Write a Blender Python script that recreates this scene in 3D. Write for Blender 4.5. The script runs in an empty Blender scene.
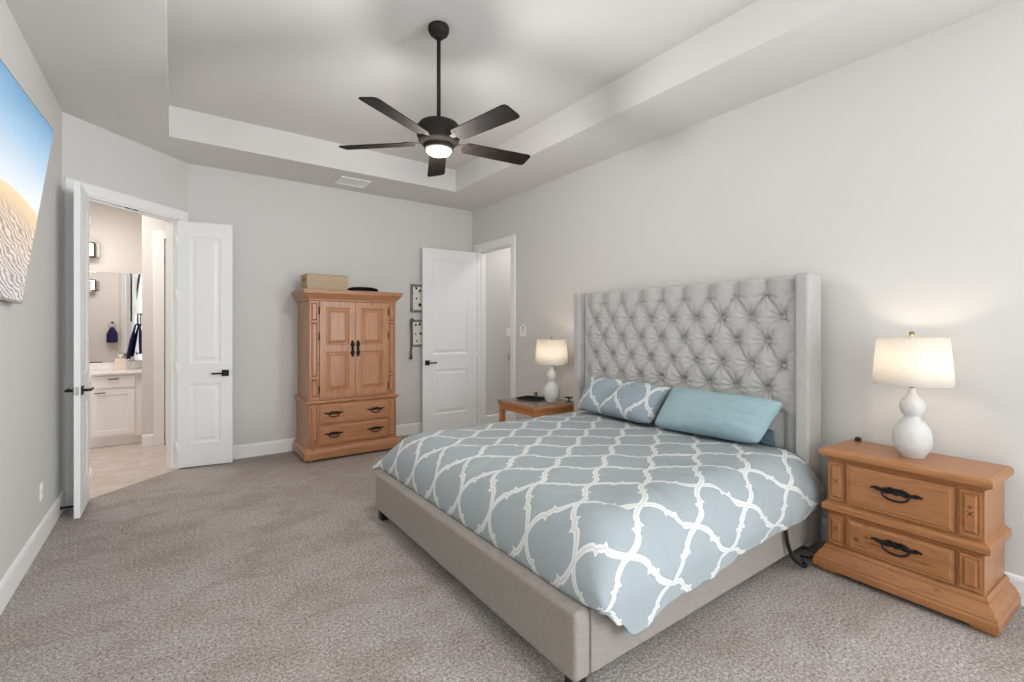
import bpy, bmesh, math, random
from mathutils import Vector, Matrix, noise
PI = math.pi
random.seed(7)
SC = bpy.context.scene
COL = SC.collection

# ------------------------------------------------------------------ camera, world, daylight, exposure
F, YAW, HY, HC = 468.26, 35.85, 328.0, 1.387
cam = bpy.data.cameras.new('camera')
cam.sensor_fit = 'HORIZONTAL'; cam.sensor_width = 36.0
cam.lens = F / 1024 * 36.0
cam.shift_y = -(341.0 - HY) / 1024
cam.clip_start = 0.02
camo = bpy.data.objects.new('camera', cam); COL.objects.link(camo)
camo.location = (0, 0, HC); camo.rotation_euler = (PI/2, 0, -math.radians(YAW))
SC.camera = camo

XL, XR, YF, YA, XA, YB = -0.694, 3.45, 5.742, 4.934, 0.108, -3.8
CZ, TZ = 3.048, 3.317

world = bpy.data.worlds.new('world'); SC.world = world
world.use_nodes = True
wn = world.node_tree.nodes; wl = world.node_tree.links
bg = wn['Background']
bg.inputs[0].default_value = (0.80, 0.90, 1.0, 1); bg.inputs[1].default_value = 2.0

def area(name, loc, rot, sx, sy, power, col=(1, 1, 1), spread=PI):
    l = bpy.data.lights.new(name, 'AREA'); l.shape = 'RECTANGLE'; l.size = sx; l.size_y = sy
    l.energy = power; l.color = col; l.spread = spread
    o = bpy.data.objects.new(name, l); COL.objects.link(o); o.location = loc; o.rotation_euler = rot
    return o
def point(name, loc, power, col, r=.05):
    l = bpy.data.lights.new(name, 'POINT'); l.energy = power; l.color = col; l.shadow_soft_size = r
    o = bpy.data.objects.new(name, l); COL.objects.link(o); o.location = loc
    return o
# added lamps in three unseen back windows, tilted up to brighten the ceiling
for wx, wp in ((0.10, 12), (1.38, 18), (2.66, 26)):
    area('window_daylight', (wx, YB - .055, 1.55), (PI/2 + .45, 0, 0), .9, 1.75, wp, (.87, .945, 1.0))
# lamp in an added, unseen side window, to brighten the left wall
area('window_daylight', (XR + .055, -2.3, 1.55), (PI/2 + .2, 0, PI/2), 1.3, 1.75, 290, (.87, .945, 1.0))
# rooms beyond the doors: unseen area lamps added to light them
area('bathroom_ceiling_light', (-.95, 6.3, 3.0), (0, 0, 0), .8, .8, 36, (1.0, .945, .90))
area('hall_ceiling_light', (4.3, 4.95, 2.98), (0, 0, 0), .5, .5, 12, (1.0, .97, .94))

SC.view_settings.view_transform = 'Standard'
SC.view_settings.look = 'None'
SC.view_settings.exposure = 0.05
SC.view_settings.gamma = 1.0
SC.view_settings.use_curve_mapping = False
try:
    SC.cycles.use_denoising = True
    SC.cycles.max_bounces = 10; SC.cycles.diffuse_bounces = 6; SC.cycles.transparent_max_bounces = 8
    SC.cycles.caustics_reflective = False; SC.cycles.caustics_refractive = False
    SC.cycles.sample_clamp_indirect = 6.0
except Exception:
    pass

# ------------------------------------------------------------------ materials
def lin(c):
    return tuple(((v/255)/12.92 if v/255 <= .04045 else ((v/255+.055)/1.055)**2.4) for v in c) + (1,)

class NT:
    """a small wrapper round a material's node tree"""
    def __init__(s, name, rough=.6, spec=.4):
        s.m = bpy.data.materials.new(name); s.m.use_nodes = True
        s.t = s.m.node_tree; s.b = s.t.nodes['Principled BSDF']
        s.b.inputs['Roughness'].default_value = rough
        s.b.inputs['Specular IOR Level'].default_value = spec
    def n(s, kind, **kw):
        nd = s.t.nodes.new(kind)
        for k, v in kw.items():
            if k in ('ins',):
                for kk, vv in v.items(): s.put(nd.inputs[kk], vv)
            else: setattr(nd, k, v)
        return nd
    def put(s, sock, v):
        if isinstance(v, bpy.types.NodeSocket): s.t.links.new(v, sock)
        else: sock.default_value = v
    def math(s, op, a, b=0.0, c=0.0, clamp=False):
        nd = s.n('ShaderNodeMath', operation=op); nd.use_clamp = clamp
        s.put(nd.inputs[0], a); s.put(nd.inputs[1], b); s.put(nd.inputs[2], c)
        return nd.outputs[0]
    def coords(s, kind='Object', scale=(1, 1, 1)):
        tc = s.n('ShaderNodeTexCoord'); mp = s.n('ShaderNodeMapping')
        s.t.links.new(tc.outputs[kind], mp.inputs[0]); mp.inputs['Scale'].default_value = scale
        return mp.outputs[0]
    def noise(s, vec, scale, detail=3, rough=.5, dist=0.0):
        nd = s.n('ShaderNodeTexNoise'); s.t.links.new(vec, nd.inputs['Vector'])
        nd.inputs['Scale'].default_value = scale; nd.inputs['Detail'].default_value = detail
        nd.inputs['Roughness'].default_value = rough; nd.inputs['Distortion'].default_value = dist
        return nd.outputs['Fac']
    def ramp(s, fac, stops):
        nd = s.n('ShaderNodeValToRGB'); s.put(nd.inputs[0], fac)
        e = nd.color_ramp.elements
        while len(e) < len(stops): e.new(.5)
        for el, (p, c) in zip(e, stops): el.position = p; el.color = c if len(c) == 4 else lin(c)
        return nd.outputs[0]
    def mix(s, fac, a, b, mode='MIX'):
        nd = s.n('ShaderNodeMix', data_type='RGBA', blend_type=mode)
        s.put(nd.inputs[0], fac); s.put(nd.inputs[6], a); s.put(nd.inputs[7], b)
        return nd.outputs[2]
    def color(s, c): s.put(s.b.inputs['Base Color'], c if isinstance(c, bpy.types.NodeSocket) else (c if len(c) == 4 else lin(c)))
    def bump(s, h, strength=.3, dist=.01):
        nd = s.n('ShaderNodeBump'); s.put(nd.inputs['Height'], h)
        nd.inputs['Strength'].default_value = strength; nd.inputs['Distance'].default_value = dist
        s.t.links.new(nd.outputs[0], s.b.inputs['Normal'])

def plain(name, c, rough=.5, spec=.4, metal=0.0, nscale=0, nstr=.1, ndist=.002, var=0.0):
    t = NT(name, rough, spec); t.b.inputs['Metallic'].default_value = metal
    if nscale:
        v = t.coords(); f = t.noise(v, nscale, 3)
        t.bump(f, nstr, ndist)
        if var:
            c0 = tuple(max(0, x - var) for x in c); c1 = tuple(min(255, x + var) for x in c)
            t.color(t.ramp(t.noise(v, nscale*.6, 4), [(.3, c0), (.7, c1)]))
        else: t.color(c)
    else: t.color(c)
    return t.m

M = {}
M['wall'] = plain('wall_paint', (216, 214, 211), .85, .2, nscale=90, nstr=.12, ndist=.002)
M['ceiling'] = plain('ceiling_paint', (221, 219, 216), .9, .2, nscale=70, nstr=.12, ndist=.002)
M['trim'] = plain('trim_paint', (243, 243, 242), .45, .4, nscale=25, nstr=.03, ndist=.002)
M['door'] = plain('door_paint', (242, 242, 243), .4, .4, nscale=25, nstr=.03, ndist=.002)
M['bath_wall'] = plain('bathroom_paint', (222, 217, 212), .85, .2, nscale=90, nstr=.1, ndist=.002)
M['bronze'] = plain('dark_bronze', (42, 37, 34), .65, .18, .0, nscale=40, nstr=.05)
M['black_metal'] = plain('black_metal', (24, 23, 23), .4, .5, .4, nscale=60, nstr=.05)
M['iron'] = plain('antique_iron', (30, 28, 27), .5, .5, .4, nscale=120, nstr=.2)
M['chrome'] = plain('brushed_nickel', (190, 188, 184), .3, .5, 1.0, nscale=80, nstr=.05)
M['white_plastic'] = plain('white_plastic', (247, 246, 244), .35, .5, nscale=30, nstr=.02)
M['black_plastic'] = plain('black_plastic', (22, 21, 22), .45, .5, nscale=80, nstr=.08)
M['grey_plastic'] = plain('grey_plastic', (160, 158, 155), .4, .5, nscale=50, nstr=.05)
M['navy'] = plain('navy_terry', (44, 46, 84), .95, .1, nscale=260, nstr=.8, ndist=.004, var=10)
M['quartz'] = plain('quartz_top', (243, 238, 234), .25, .5, nscale=30, nstr=.02, var=3)
M['vanity'] = plain('vanity_paint', (236, 231, 228), .4, .4, nscale=25, nstr=.03)
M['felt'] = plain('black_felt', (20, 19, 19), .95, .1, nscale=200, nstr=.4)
M['mattress'] = plain('mattress_cloth', (226, 226, 224), .9, .2, nscale=120, nstr=.3)
M['cream'] = plain('cream_ceramic', (240, 226, 212), .5, .4, nscale=40, nstr=.05)
M['brass'] = plain('aged_brass', (150, 132, 104), .35, .5, 1.0, nscale=60, nstr=.05)
M['grey_wood'] = plain('weathered_grey_wood', (128, 120, 112), .7, .3, nscale=60, nstr=.4, var=22)
M['paper'] = plain('mount_paper', (232, 229, 222), .9, .2, nscale=60, nstr=.05)
M['ink'] = plain('dark_ink', (58, 55, 54), .9, .2, nscale=60, nstr=.05)
M['cord'] = plain('grey_cord', (104, 98, 94), .95, .2, nscale=300, nstr=.6, var=20)

def mat_mirror():
    t = NT('mirror_silver', .02, .5); t.color((236, 236, 236)); t.b.inputs['Metallic'].default_value = 1.0
    return t.m
M['mirror'] = mat_mirror()
def mat_glass(name, tint, alpha):
    t = NT(name, .04, .5); t.color(tint)
    tr = t.n('ShaderNodeBsdfTransparent'); mx = t.n('ShaderNodeMixShader'); mx.inputs[0].default_value = alpha
    out = t.t.nodes['Material Output']
    t.t.links.new(tr.outputs[0], mx.inputs[1]); t.t.links.new(t.b.outputs[0], mx.inputs[2]); t.t.links.new(mx.outputs[0], out.inputs[0])
    return t.m
M['pane'] = mat_glass('window_pane', (230, 238, 240), .08)
M['table_glass'] = mat_glass('table_glass', (150, 160, 155), .28)
M['clear'] = mat_glass('clear_glass', (235, 240, 240), .3)
def emis(name, c, s):
    t = NT(name, .5, .3); t.color(c)
    t.b.inputs['Emission Color'].default_value = lin(c); t.b.inputs['Emission Strength'].default_value = s
    return t.m
M['fan_glow'] = emis('lit_frosted_glass', (255, 246, 232), 14.0)
M['sconce_glow'] = emis('lit_sconce_glass', (255, 236, 214), 3.0)
M['bulb'] = emis('lit_bulb', (255, 230, 200), 10.0)
M['sky_card'] = None

def mat_carpet():
    t = NT('carpet_pile', .98, .08)
    v = t.coords()
    fine = t.noise(v, 150, 2, .8)
    mid = t.noise(v, 72, 3, .7)
    big = t.noise(v, 1.5, 3, .6, .5)
    streak = t.noise(t.coords('Object', (1.0, 1.7, 1.0)), 2.4, 3, .6, 1.0)
    g = t.math('ADD', t.math('MULTIPLY', fine, .5), t.math('MULTIPLY', mid, .5))
    c = t.ramp(g, [(.34, (98, 91, 86)), (.46, (160, 152, 147)), (.55, (195, 188, 183)), (.67, (240, 236, 232))])
    patch = t.ramp(big, [(.36, (226, 215, 206)), (.62, (252, 252, 252))])
    c3 = t.mix(.42, c, patch, 'MULTIPLY')
    tracks = t.ramp(streak, [(.36, (214, 206, 199)), (.54, (255, 255, 255))])
    c4 = t.mix(.38, c3, tracks, 'MULTIPLY')
    t.color(c4)
    t.bump(g, .9, .012)
    return t.m
M['carpet'] = mat_carpet()

def mat_tile():
    t = NT('bathroom_tile', .3, .4)
    v = t.coords()
    br = t.n('ShaderNodeTexBrick'); t.t.links.new(v, br.inputs['Vector'])
    br.offset = .5
    br.inputs['Color1'].default_value = lin((212, 202, 194)); br.inputs['Color2'].default_value = lin((205, 194, 185))
    br.inputs['Mortar'].default_value = lin((190, 179, 170)); br.inputs['Scale'].default_value = 1.0
    br.inputs['Mortar Size'].default_value = .004; br.inputs['Brick Width'].default_value = .6; br.inputs['Row Height'].default_value = .3
    nz = t.ramp(t.noise(v, 7, 4), [(.3, (232, 222, 214)), (.7, (255, 255, 255))])
    t.color(t.mix(.8, br.outputs[0], nz, 'MULTIPLY'))
    return t.m
M['tile'] = mat_tile()

def mat_fabric(name, c, var=9, scale=330, strength=.5):
    t = NT(name, .95, .15)
    v = t.coords(); 
    a = t.noise(t.coords('Object', (1, 1, .12)), scale, 2, .6)
    b = t.noise(t.coords('Object', (.12, .12, 1)), scale, 2, .6)
    w = t.math('MULTIPLY', t.math('ADD', a, b), .5)
    lo = tuple(x - var for x in c); hi = tuple(min(255, x + var) for x in c)
    t.color(t.ramp(w, [(.35, lo), (.65, hi)]))
    t.bump(w, strength, .0015)
    try: t.b.inputs['Sheen Weight'].default_value = .15
    except Exception: pass
    return t.m
M['linen'] = mat_fabric('grey_linen', (181, 179, 177))
M['linen_base'] = mat_fabric('taupe_linen', (145, 137, 130))
M['shade'] = None

def mat_pine(name, axis, base=(176, 120, 74), dark=(130, 80, 44), knots=True, figure=()):
    t = NT(name, .38, .4)
    s = [9.0, 9.0, 9.0]; s[axis] = .9
    v = t.coords('Object', tuple(s))
    n1 = t.noise(v, 1.6, 5, .55, 1.3)
    s2 = [60.0, 60.0, 60.0]; s2[axis] = 2.0
    n2 = t.noise(t.coords('Object', tuple(s2)), 1.0, 3, .6)
    mid = tuple((a*.6+b*.4) for a, b in zip(base, dark))
    c = t.ramp(n1, [(.25, mid), (.5, base), (.58, mid), (.66, base), (.85, tuple(min(255, x+12) for x in base))])
    c = t.mix(t.math('MULTIPLY', n2, .35), c, lin(dark))
    if knots:
        ks = [7.0, 7.0, 7.0]; ks[axis] = 3.6
        vo = t.n('ShaderNodeTexVoronoi'); t.t.links.new(t.coords('Object', tuple(ks)), vo.inputs['Vector'])
        vo.inputs['Scale'].default_value = 1.0; vo.inputs['Randomness'].default_value = 1.0
        k = t.ramp(vo.outputs['Distance'], [(.045, (255, 255, 255)), (.10, (0, 0, 0))])
        c = t.mix(t.math('MULTIPLY', k, .75), c, lin((112, 60, 34)))
    if figure:      # dark knots and streaks lying at set places of this board: (x, z, half length, half height)
        sp = t.n('ShaderNodeSeparateXYZ'); t.t.links.new(t.coords(), sp.inputs[0])
        wob = t.math('MULTIPLY', t.math('SUBTRACT', t.noise(t.coords(), 45, 3), .5), 1.1)
        for fx, fz, fl, fh in figure:
            d = t.math('SQRT', t.math('ADD', t.math('POWER', t.math('DIVIDE', t.math('SUBTRACT', sp.outputs[0], fx), fl), 2.0), t.math('POWER', t.math('DIVIDE', t.math('SUBTRACT', sp.outputs[2], fz), fh), 2.0)))
            k = t.math('SUBTRACT', 1.25, t.math('ADD', d, wob), clamp=True)
            c = t.mix(t.math('MULTIPLY', k, .85), c, lin((104, 58, 34)))
    t.color(c)
    t.bump(n2, .08, .002)
    t.b.inputs['Coat Weight'].default_value = .25; t.b.inputs['Coat Roughness'].default_value = .25
    return t.m
M['pine_x'] = mat_pine('pine_grain_along', 0)
M['pine_z'] = mat_pine('pine_grain_up', 2)
M['pine_y'] = mat_pine('pine_grain_deep', 1)
for ax_, nm_ in ((0, 'x'), (2, 'z')):
    M['knotty_' + nm_] = mat_pine('knotty_pine_' + nm_, ax_, (190, 136, 97), (142, 90, 56))  # armoire's copy of the pine, lightened for the warm light on it
M['pine_figured'] = mat_pine('figured_pine', 0, figure=((-.185, .235, .020, .014), (-.135, .262, .014, .010), (-.10, .238, .040, .008), (-.16, .205, .035, .005), (.12, .222, .05, .005), (-.292, .262, .012, .013), (.29, .555, .010, .010), (-.05, .258, .03, .006)))
M['oak_x'] = mat_pine('oak_grain_along', 0, (198, 134, 86), (156, 96, 58), False)
M['oak_z'] = mat_pine('oak_grain_up', 2, (198, 134, 86), (156, 96, 58), False)
M['blade'] = plain('walnut_blade', (30, 25, 23), .75, .1, nscale=30, nstr=.06, var=7)

def mat_trellis(name, base, stitch, PU=.45, PV=.30):
    """blue cloth woven with a white double-line ogee trellis, laid out in the cloth's own metres (UV)"""
    t = NT(name, .9, .2)
    uv = t.n('ShaderNodeTexCoord').outputs['UV']
    sp = t.n('ShaderNodeSeparateXYZ'); t.t.links.new(uv, sp.inputs[0])
    u = t.math('DIVIDE', sp.outputs[0], PU); v = t.math('DIVIDE', sp.outputs[1], PV)
    p = t.math('ADD', u, v); q = t.math('SUBTRACT', u, v)
    def family(a, b):
        fb = t.math('FRACT', b)
        sb = t.math('SINE', t.math('MULTIPLY', b, 2*PI))
        a1 = t.math('SUBTRACT', a, t.math('MULTIPLY', sb, .058))
        # the little step with barbs half-way along every side
        c = t.math('SUBTRACT', fb, .5)
        zig = t.math('MULTIPLY', t.math('MAXIMUM', t.math('SUBTRACT', 1.0, t.math('DIVIDE', t.math('ABSOLUTE', t.math('SUBTRACT', c, .075)), .05)), 0.0), .05)
        zag = t.math('MULTIPLY', t.math('MAXIMUM', t.math('SUBTRACT', 1.0, t.math('DIVIDE', t.math('ABSOLUTE', t.math('ADD', c, .075)), .05)), 0.0), .05)
        a2 = t.math('ADD', t.math('SUBTRACT', a1, zig), zag)
        d = t.math('ABSOLUTE', t.math('SUBTRACT', t.math('FRACT', t.math('ADD', a2, .5)), .5))
        return t.math('SUBTRACT', d, t.math('MULTIPLY', t.math('ADD', zig, zag), .42))
    d = t.math('MINIMUM', family(p, q), family(q, p))
    band = t.math('SUBTRACT', 1.0, t.math('DIVIDE', t.math('SUBTRACT', d, .050), .007), clamp=True)
    core = t.math('SUBTRACT', 1.0, t.math('DIVIDE', t.math('SUBTRACT', t.math('ABSOLUTE', t.math('SUBTRACT', d, .0)), .009), .006), clamp=True)
    v3 = t.coords('UV', (1, 1, 1))
    wv = t.noise(v3, 420, 2, .6)
    bc = t.ramp(wv, [(.3, tuple(x-7 for x in base)), (.7, tuple(min(255, x+7) for x in base))])
    c = t.mix(band, bc, lin(stitch))
    c = t.mix(t.math('MULTIPLY', core, .7), c, lin((190, 190, 186)))
    t.color(c)
    soft = t.noise(v3, 16, 4, .6, .5)
    t.bump(t.math('ADD', t.math('MULTIPLY', band, .12), t.math('ADD', t.math('MULTIPLY', wv, .05), t.math('MULTIPLY', soft, .5))), .55, .010)
    return t.m
M['trellis'] = mat_trellis('trellis_comforter', (156, 163, 166), (214, 214, 212))
M['trellis_pillow'] = mat_trellis('trellis_sham', (150, 162, 170), (218, 218, 216))
def mat_cotton(name, c):
    t = NT(name, .85, .2); v = t.coords('UV')
    w = t.noise(v, 300, 2, .6); s = t.noise(t.coords('UV', (1, 2.2, 1)), 9, 4, .6, .8)
    t.color(t.ramp(w, [(.3, tuple(x-5 for x in c)), (.7, tuple(min(255, x+5) for x in c))]))
    t.bump(t.math('ADD', t.math('MULTIPLY', w, .06), s), .45, .012)
    return t.m
M['teal'] = mat_cotton('teal_cotton', (152, 177, 183))
M['slate'] = mat_cotton('slate_cotton', (92, 106, 116))

def mat_wicker():
    t = NT('seagrass_wicker', .8, .25)
    v = t.coords('Object')
    sp = t.n('ShaderNodeSeparateXYZ'); t.t.links.new(v, sp.inputs[0])
    h = t.math('ADD', sp.outputs[0], sp.outputs[1])
    a = t.math('SINE', t.math('MULTIPLY', h, 2*PI/.044)); b = t.math('SINE', t.math('MULTIPLY', sp.outputs[2], 2*PI/.034))
    w = t.math('MULTIPLY', a, b)
    f = t.math('ADD', t.math('MULTIPLY', w, .5), .5)
    fine = t.noise(v, 130, 3)
    g = t.math('ADD', t.math('MULTIPLY', f, .7), t.math('MULTIPLY', fine, .3))
    t.color(t.ramp(g, [(.1, (150, 126, 98)), (.4, (190, 168, 138)), (.85, (210, 192, 166))]))
    t.bump(g, .9, .008)
    return t.m
M['wicker'] = mat_wicker()

def mat_ceramic():
    t = NT('ribbed_ceramic', .45, .4); v = t.coords()
    sp = t.n('ShaderNodeSeparateXYZ'); t.t.links.new(v, sp.inputs[0])
    w = t.math('SINE', t.math('MULTIPLY', sp.outputs[2], 2*PI/.0105))
    n = t.noise(v, 40, 3)
    t.color(t.ramp(n, [(.3, (206, 205, 204)), (.7, (214, 213, 211))]))
    t.bump(w, .35, .002)
    return t.m
M['ceramic'] = mat_ceramic()

def mat_shade():
    t = NT('linen_lampshade', .9, .1)
    v = t.coords(); f = t.noise(t.coords('Object', (1, 1, .15)), 220, 2)
    c = t.ramp(f, [(.3, (238, 233, 226)), (.7, (248, 245, 240))]); t.color(c)
    tl = t.n('ShaderNodeBsdfTranslucent'); t.t.links.new(c, tl.inputs[0])
    mx = t.n('ShaderNodeMixShader'); mx.inputs[0].default_value = .6
    out = t.t.nodes['Material Output']
    t.t.links.new(t.b.outputs[0], mx.inputs[1]); t.t.links.new(tl.outputs[0], mx.inputs[2]); t.t.links.new(mx.outputs[0], out.inputs[0])
    return t.m
M['shade'] = mat_shade()

def mat_screen():
    """what the television shows: pale desert dunes with wind ripples under a clear sky"""
    t = NT('television_picture', .25, .4)
    uv = t.n('ShaderNodeTexCoord').outputs['UV']
    sp = t.n('ShaderNodeSeparateXYZ'); t.t.links.new(uv, sp.inputs[0])
    x, y = sp.outputs[0], sp.outputs[1]
    sky = t.ramp(y, [(.46, (248, 249, 251)), (.62, (222, 233, 244)), (.82, (162, 200, 228)), (1.0, (104, 160, 202))])
    e = t.math('SUBTRACT', 1.0, x)
    ridge = t.math('SUBTRACT', t.math('ADD', .50, t.math('MULTIPLY', .055, t.math('SINE', t.math('MULTIPLY', e, 5.2)))), t.math('MULTIPLY', t.math('MULTIPLY', e, e), .16))
    d = t.math('SUBTRACT', ridge, y)
    mask = t.math('DIVIDE', d, .006, clamp=True)
    cv = t.n('ShaderNodeCombineXYZ'); t.put(cv.inputs[0], x); t.put(cv.inputs[1], t.math('MULTIPLY', y, 1.5))
    wv = t.n('ShaderNodeTexWave'); t.t.links.new(cv.outputs[0], wv.inputs['Vector'])
    wv.bands_direction = 'DIAGONAL'
    wv.inputs['Scale'].default_value = 15; wv.inputs['Distortion'].default_value = 10; wv.inputs['Detail'].default_value = 2; wv.inputs['Detail Scale'].default_value = .8
    ripple = t.ramp(wv.outputs['Fac'], [(.2, (176, 150, 130)), (.55, (222, 200, 178)), (.9, (238, 222, 206))])
    lowr = t.ramp(wv.outputs['Fac'], [(.2, (150, 140, 140)), (.55, (198, 190, 190)), (.9, (222, 216, 216))])
    rr = t.mix(t.math('DIVIDE', t.math('SUBTRACT', .32, y), .25, clamp=True), ripple, lowr)
    crest = t.ramp(d, [(0.0, (248, 222, 178)), (.10, (232, 198, 156))])
    sand = t.mix(t.math('DIVIDE', t.math('SUBTRACT', d, .06), .10, clamp=True), crest, rr)
    pic = t.mix(mask, sky, sand)
    t.color((10, 10, 11))
    t.t.links.new(pic, t.b.inputs['Emission Color']); t.b.inputs['Emission Strength'].default_value = .95
    return t.m
M['screen'] = mat_screen()

# ------------------------------------------------------------------ mesh helpers
def bm_new(): return bmesh.new()
def add_box(bm, x0, x1, y0, y1, z0, z1, bev=0.0, seg=2):
    t = bmesh.new(); bmesh.ops.create_cube(t, size=1.0)
    for v in t.verts:
        v.co = Vector(((x0+x1)/2 + v.co.x*(x1-x0), (y0+y1)/2 + v.co.y*(y1-y0), (z0+z1)/2 + v.co.z*(z1-z0)))
    if bev > 0: bmesh.ops.bevel(t, geom=t.edges[:], offset=bev, segments=seg, profile=.5, affect='EDGES')
    merge(bm, t); return bm
def merge(bm, t, mtx=None):
    if mtx is not None: bmesh.ops.transform(t, matrix=mtx, verts=t.verts)
    mp = {}
    for v in t.verts: mp[v] = bm.verts.new(v.co)
    for f in t.faces:
        try:
            nf = bm.faces.new([mp[v] for v in f.verts]); nf.smooth = f.smooth
        except ValueError: pass
    t.free()
def add_lathe(bm, prof, seg=40, cx=0, cy=0, smooth=True, cap=True):
    rings = []
    for r, z in prof:
        rings.append([bm.verts.new((cx + r*math.cos(2*PI*k/seg), cy + r*math.sin(2*PI*k/seg), z)) for k in range(seg)])
    for a, b in zip(rings, rings[1:]):
        for k in range(seg):
            f = bm.faces.new((a[k], a[(k+1) % seg], b[(k+1) % seg], b[k])); f.smooth = smooth
    if cap:
        if prof[0][0] > 1e-4: bm.faces.new(list(reversed(rings[0])))
        if prof[-1][0] > 1e-4: bm.faces.new(rings[-1])
    return bm
def smooth_path(pts, n=8):
    """Catmull-Rom through the points"""
    P = [Vector(p) for p in pts]; out = []
    for i in range(len(P)-1):
        p0 = P[max(i-1, 0)]; p1 = P[i]; p2 = P[i+1]; p3 = P[min(i+2, len(P)-1)]
        for k in range(n):
            t = k/n
            out.append(.5*((2*p1) + (p2-p0)*t + (2*p0-5*p1+4*p2-p3)*t*t + (3*p1-p0-3*p2+p3)*t**3))
    out.append(P[-1]); return out
def add_tube(bm, pts, r, seg=10, cap=True):
    P = [Vector(p) for p in pts]
    rr = r if isinstance(r, (list, tuple)) else [r]*len(P)
    if len(rr) != len(P): rr = [rr[0] + (rr[-1]-rr[0])*i/(len(P)-1) for i in range(len(P))]
    t0 = (P[1]-P[0]).normalized(); up = Vector((0, 0, 1)) if abs(t0.z) < .9 else Vector((1, 0, 0))
    nrm = t0.cross(up).normalized(); rings = []
    for i, p in enumerate(P):
        t = (P[min(i+1, len(P)-1)] - P[max(i-1, 0)]).normalized()
        nrm = (nrm - t*nrm.dot(t)).normalized(); bn = t.cross(nrm)
        rings.append([bm.verts.new(p + (nrm*math.cos(2*PI*k/seg) + bn*math.sin(2*PI*k/seg))*rr[i]) for k in range(seg)])
    for a, b in zip(rings, rings[1:]):
        for k in range(seg):
            f = bm.faces.new((a[k], a[(k+1) % seg], b[(k+1) % seg], b[k])); f.smooth = True
    if cap:
        bm.faces.new(list(reversed(rings[0]))); bm.faces.new(rings[-1])
    return bm
def add_prism(bm, poly, a0, a1, axis='y', bev=0):
    """extrude a 2D outline along an axis; for 'y' poly is (x,z), for 'z' (x,y), for 'x' (y,z)"""
    def mk(p, a): return {'y': (p[0], a, p[1]), 'z': (p[0], p[1], a), 'x': (a, p[0], p[1])}[axis]
    t = bmesh.new()
    A = [t.verts.new(mk(p, a0)) for p in poly]; B = [t.verts.new(mk(p, a1)) for p in poly]
    t.faces.new(A); t.faces.new(list(reversed(B)))
    n = len(poly)
    for i in range(n): t.faces.new((A[i], B[i], B[(i+1) % n], A[(i+1) % n]))
    bmesh.ops.recalc_face_normals(t, faces=t.faces[:])
    if bev: bmesh.ops.bevel(t, geom=t.edges[:], offset=bev, segments=2, profile=.5, affect='EDGES')
    merge(bm, t)
def add_mould(bm, x0, x1, y0, y1, prof, back=True):
    """a moulding that runs round the front and both ends of a case: prof is a list of (outward, z); y0 is the front, y1 the flat back"""
    loops = []
    for o, z in prof:
        loops.append([bm.verts.new((x0-o, y1, z)), bm.verts.new((x0-o, y0-o, z)), bm.verts.new((x1+o, y0-o, z)), bm.verts.new((x1+o, y1, z))])
    for a, b in zip(loops, loops[1:]):
        for k in range(4):
            bm.faces.new((a[k], a[(k+1) % 4], b[(k+1) % 4], b[k]))
    bm.faces.new(list(reversed(loops[0]))); bm.faces.new(loops[-1])
def add_panelled(bm, x0, x1, y0, y1, z0, z1, panels, rings, both=True, bev=.002):
    """a slab whose front (y0) - and back if both - carries rectangular raised or sunk panels; rings are (inset, depth)"""
    xs = sorted(set([x0, x1] + [p[0] for p in panels] + [p[1] for p in panels]))
    zs = sorted(set([z0, z1] + [p[2] for p in panels] + [p[3] for p in panels]))
    def face(y, sgn):
        def q(pts):
            vs = [bm.verts.new((a, yy, c)) for a, yy, c in pts]
            f = bm.faces.new(vs if sgn > 0 else list(reversed(vs)))
        for i in range(len(xs)-1):
            for j in range(len(zs)-1):
                cx = (xs[i]+xs[i+1])/2; cz = (zs[j]+zs[j+1])/2
                if any(p[0] < cx < p[1] and p[2] < cz < p[3] for p in panels): continue
                q([(xs[i], y, zs[j]), (xs[i+1], y, zs[j]), (xs[i+1], y, zs[j+1]), (xs[i], y, zs[j+1])])
        for px0, px1, pz0, pz1 in panels:
            seq = [(0, 0)] + list(rings)
            def rect(ins, d): 
                yy = y + d*sgn
                return [(px0+ins, yy, pz0+ins), (px1-ins, yy, pz0+ins), (px1-ins, yy, pz1-ins), (px0+ins, yy, pz1-ins)]
            for (i0, d0), (i1, d1) in zip(seq, seq[1:]):
                a = rect(i0, d0); b = rect(i1, d1)
                for k in range(4): q([a[k], a[(k+1) % 4], b[(k+1) % 4], b[k]])
            q(rect(*seq[-1]))
    face(y0, 1)
    if both: face(y1, -1)
    else:
        bm.faces.new([bm.verts.new(c) for c in ((x1, y1, z0), (x0, y1, z0), (x0, y1, z1), (x1, y1, z1))])
    for c in (((x0, y0, z0), (x0, y0, z1), (x0, y1, z1), (x0, y1, z0)), ((x1, y0, z1), (x1, y0, z0), (x1, y1, z0), (x1, y1, z1)),
              ((x0, y0, z1), (x1, y0, z1), (x1, y1, z1), (x0, y1, z1)), ((x1, y0, z0), (x0, y0, z0), (x0, y1, z0), (x1, y1, z0))):
        bm.faces.new([bm.verts.new(p) for p in c])
    bmesh.ops.remove_doubles(bm, verts=bm.verts[:], dist=1e-5)

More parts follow.
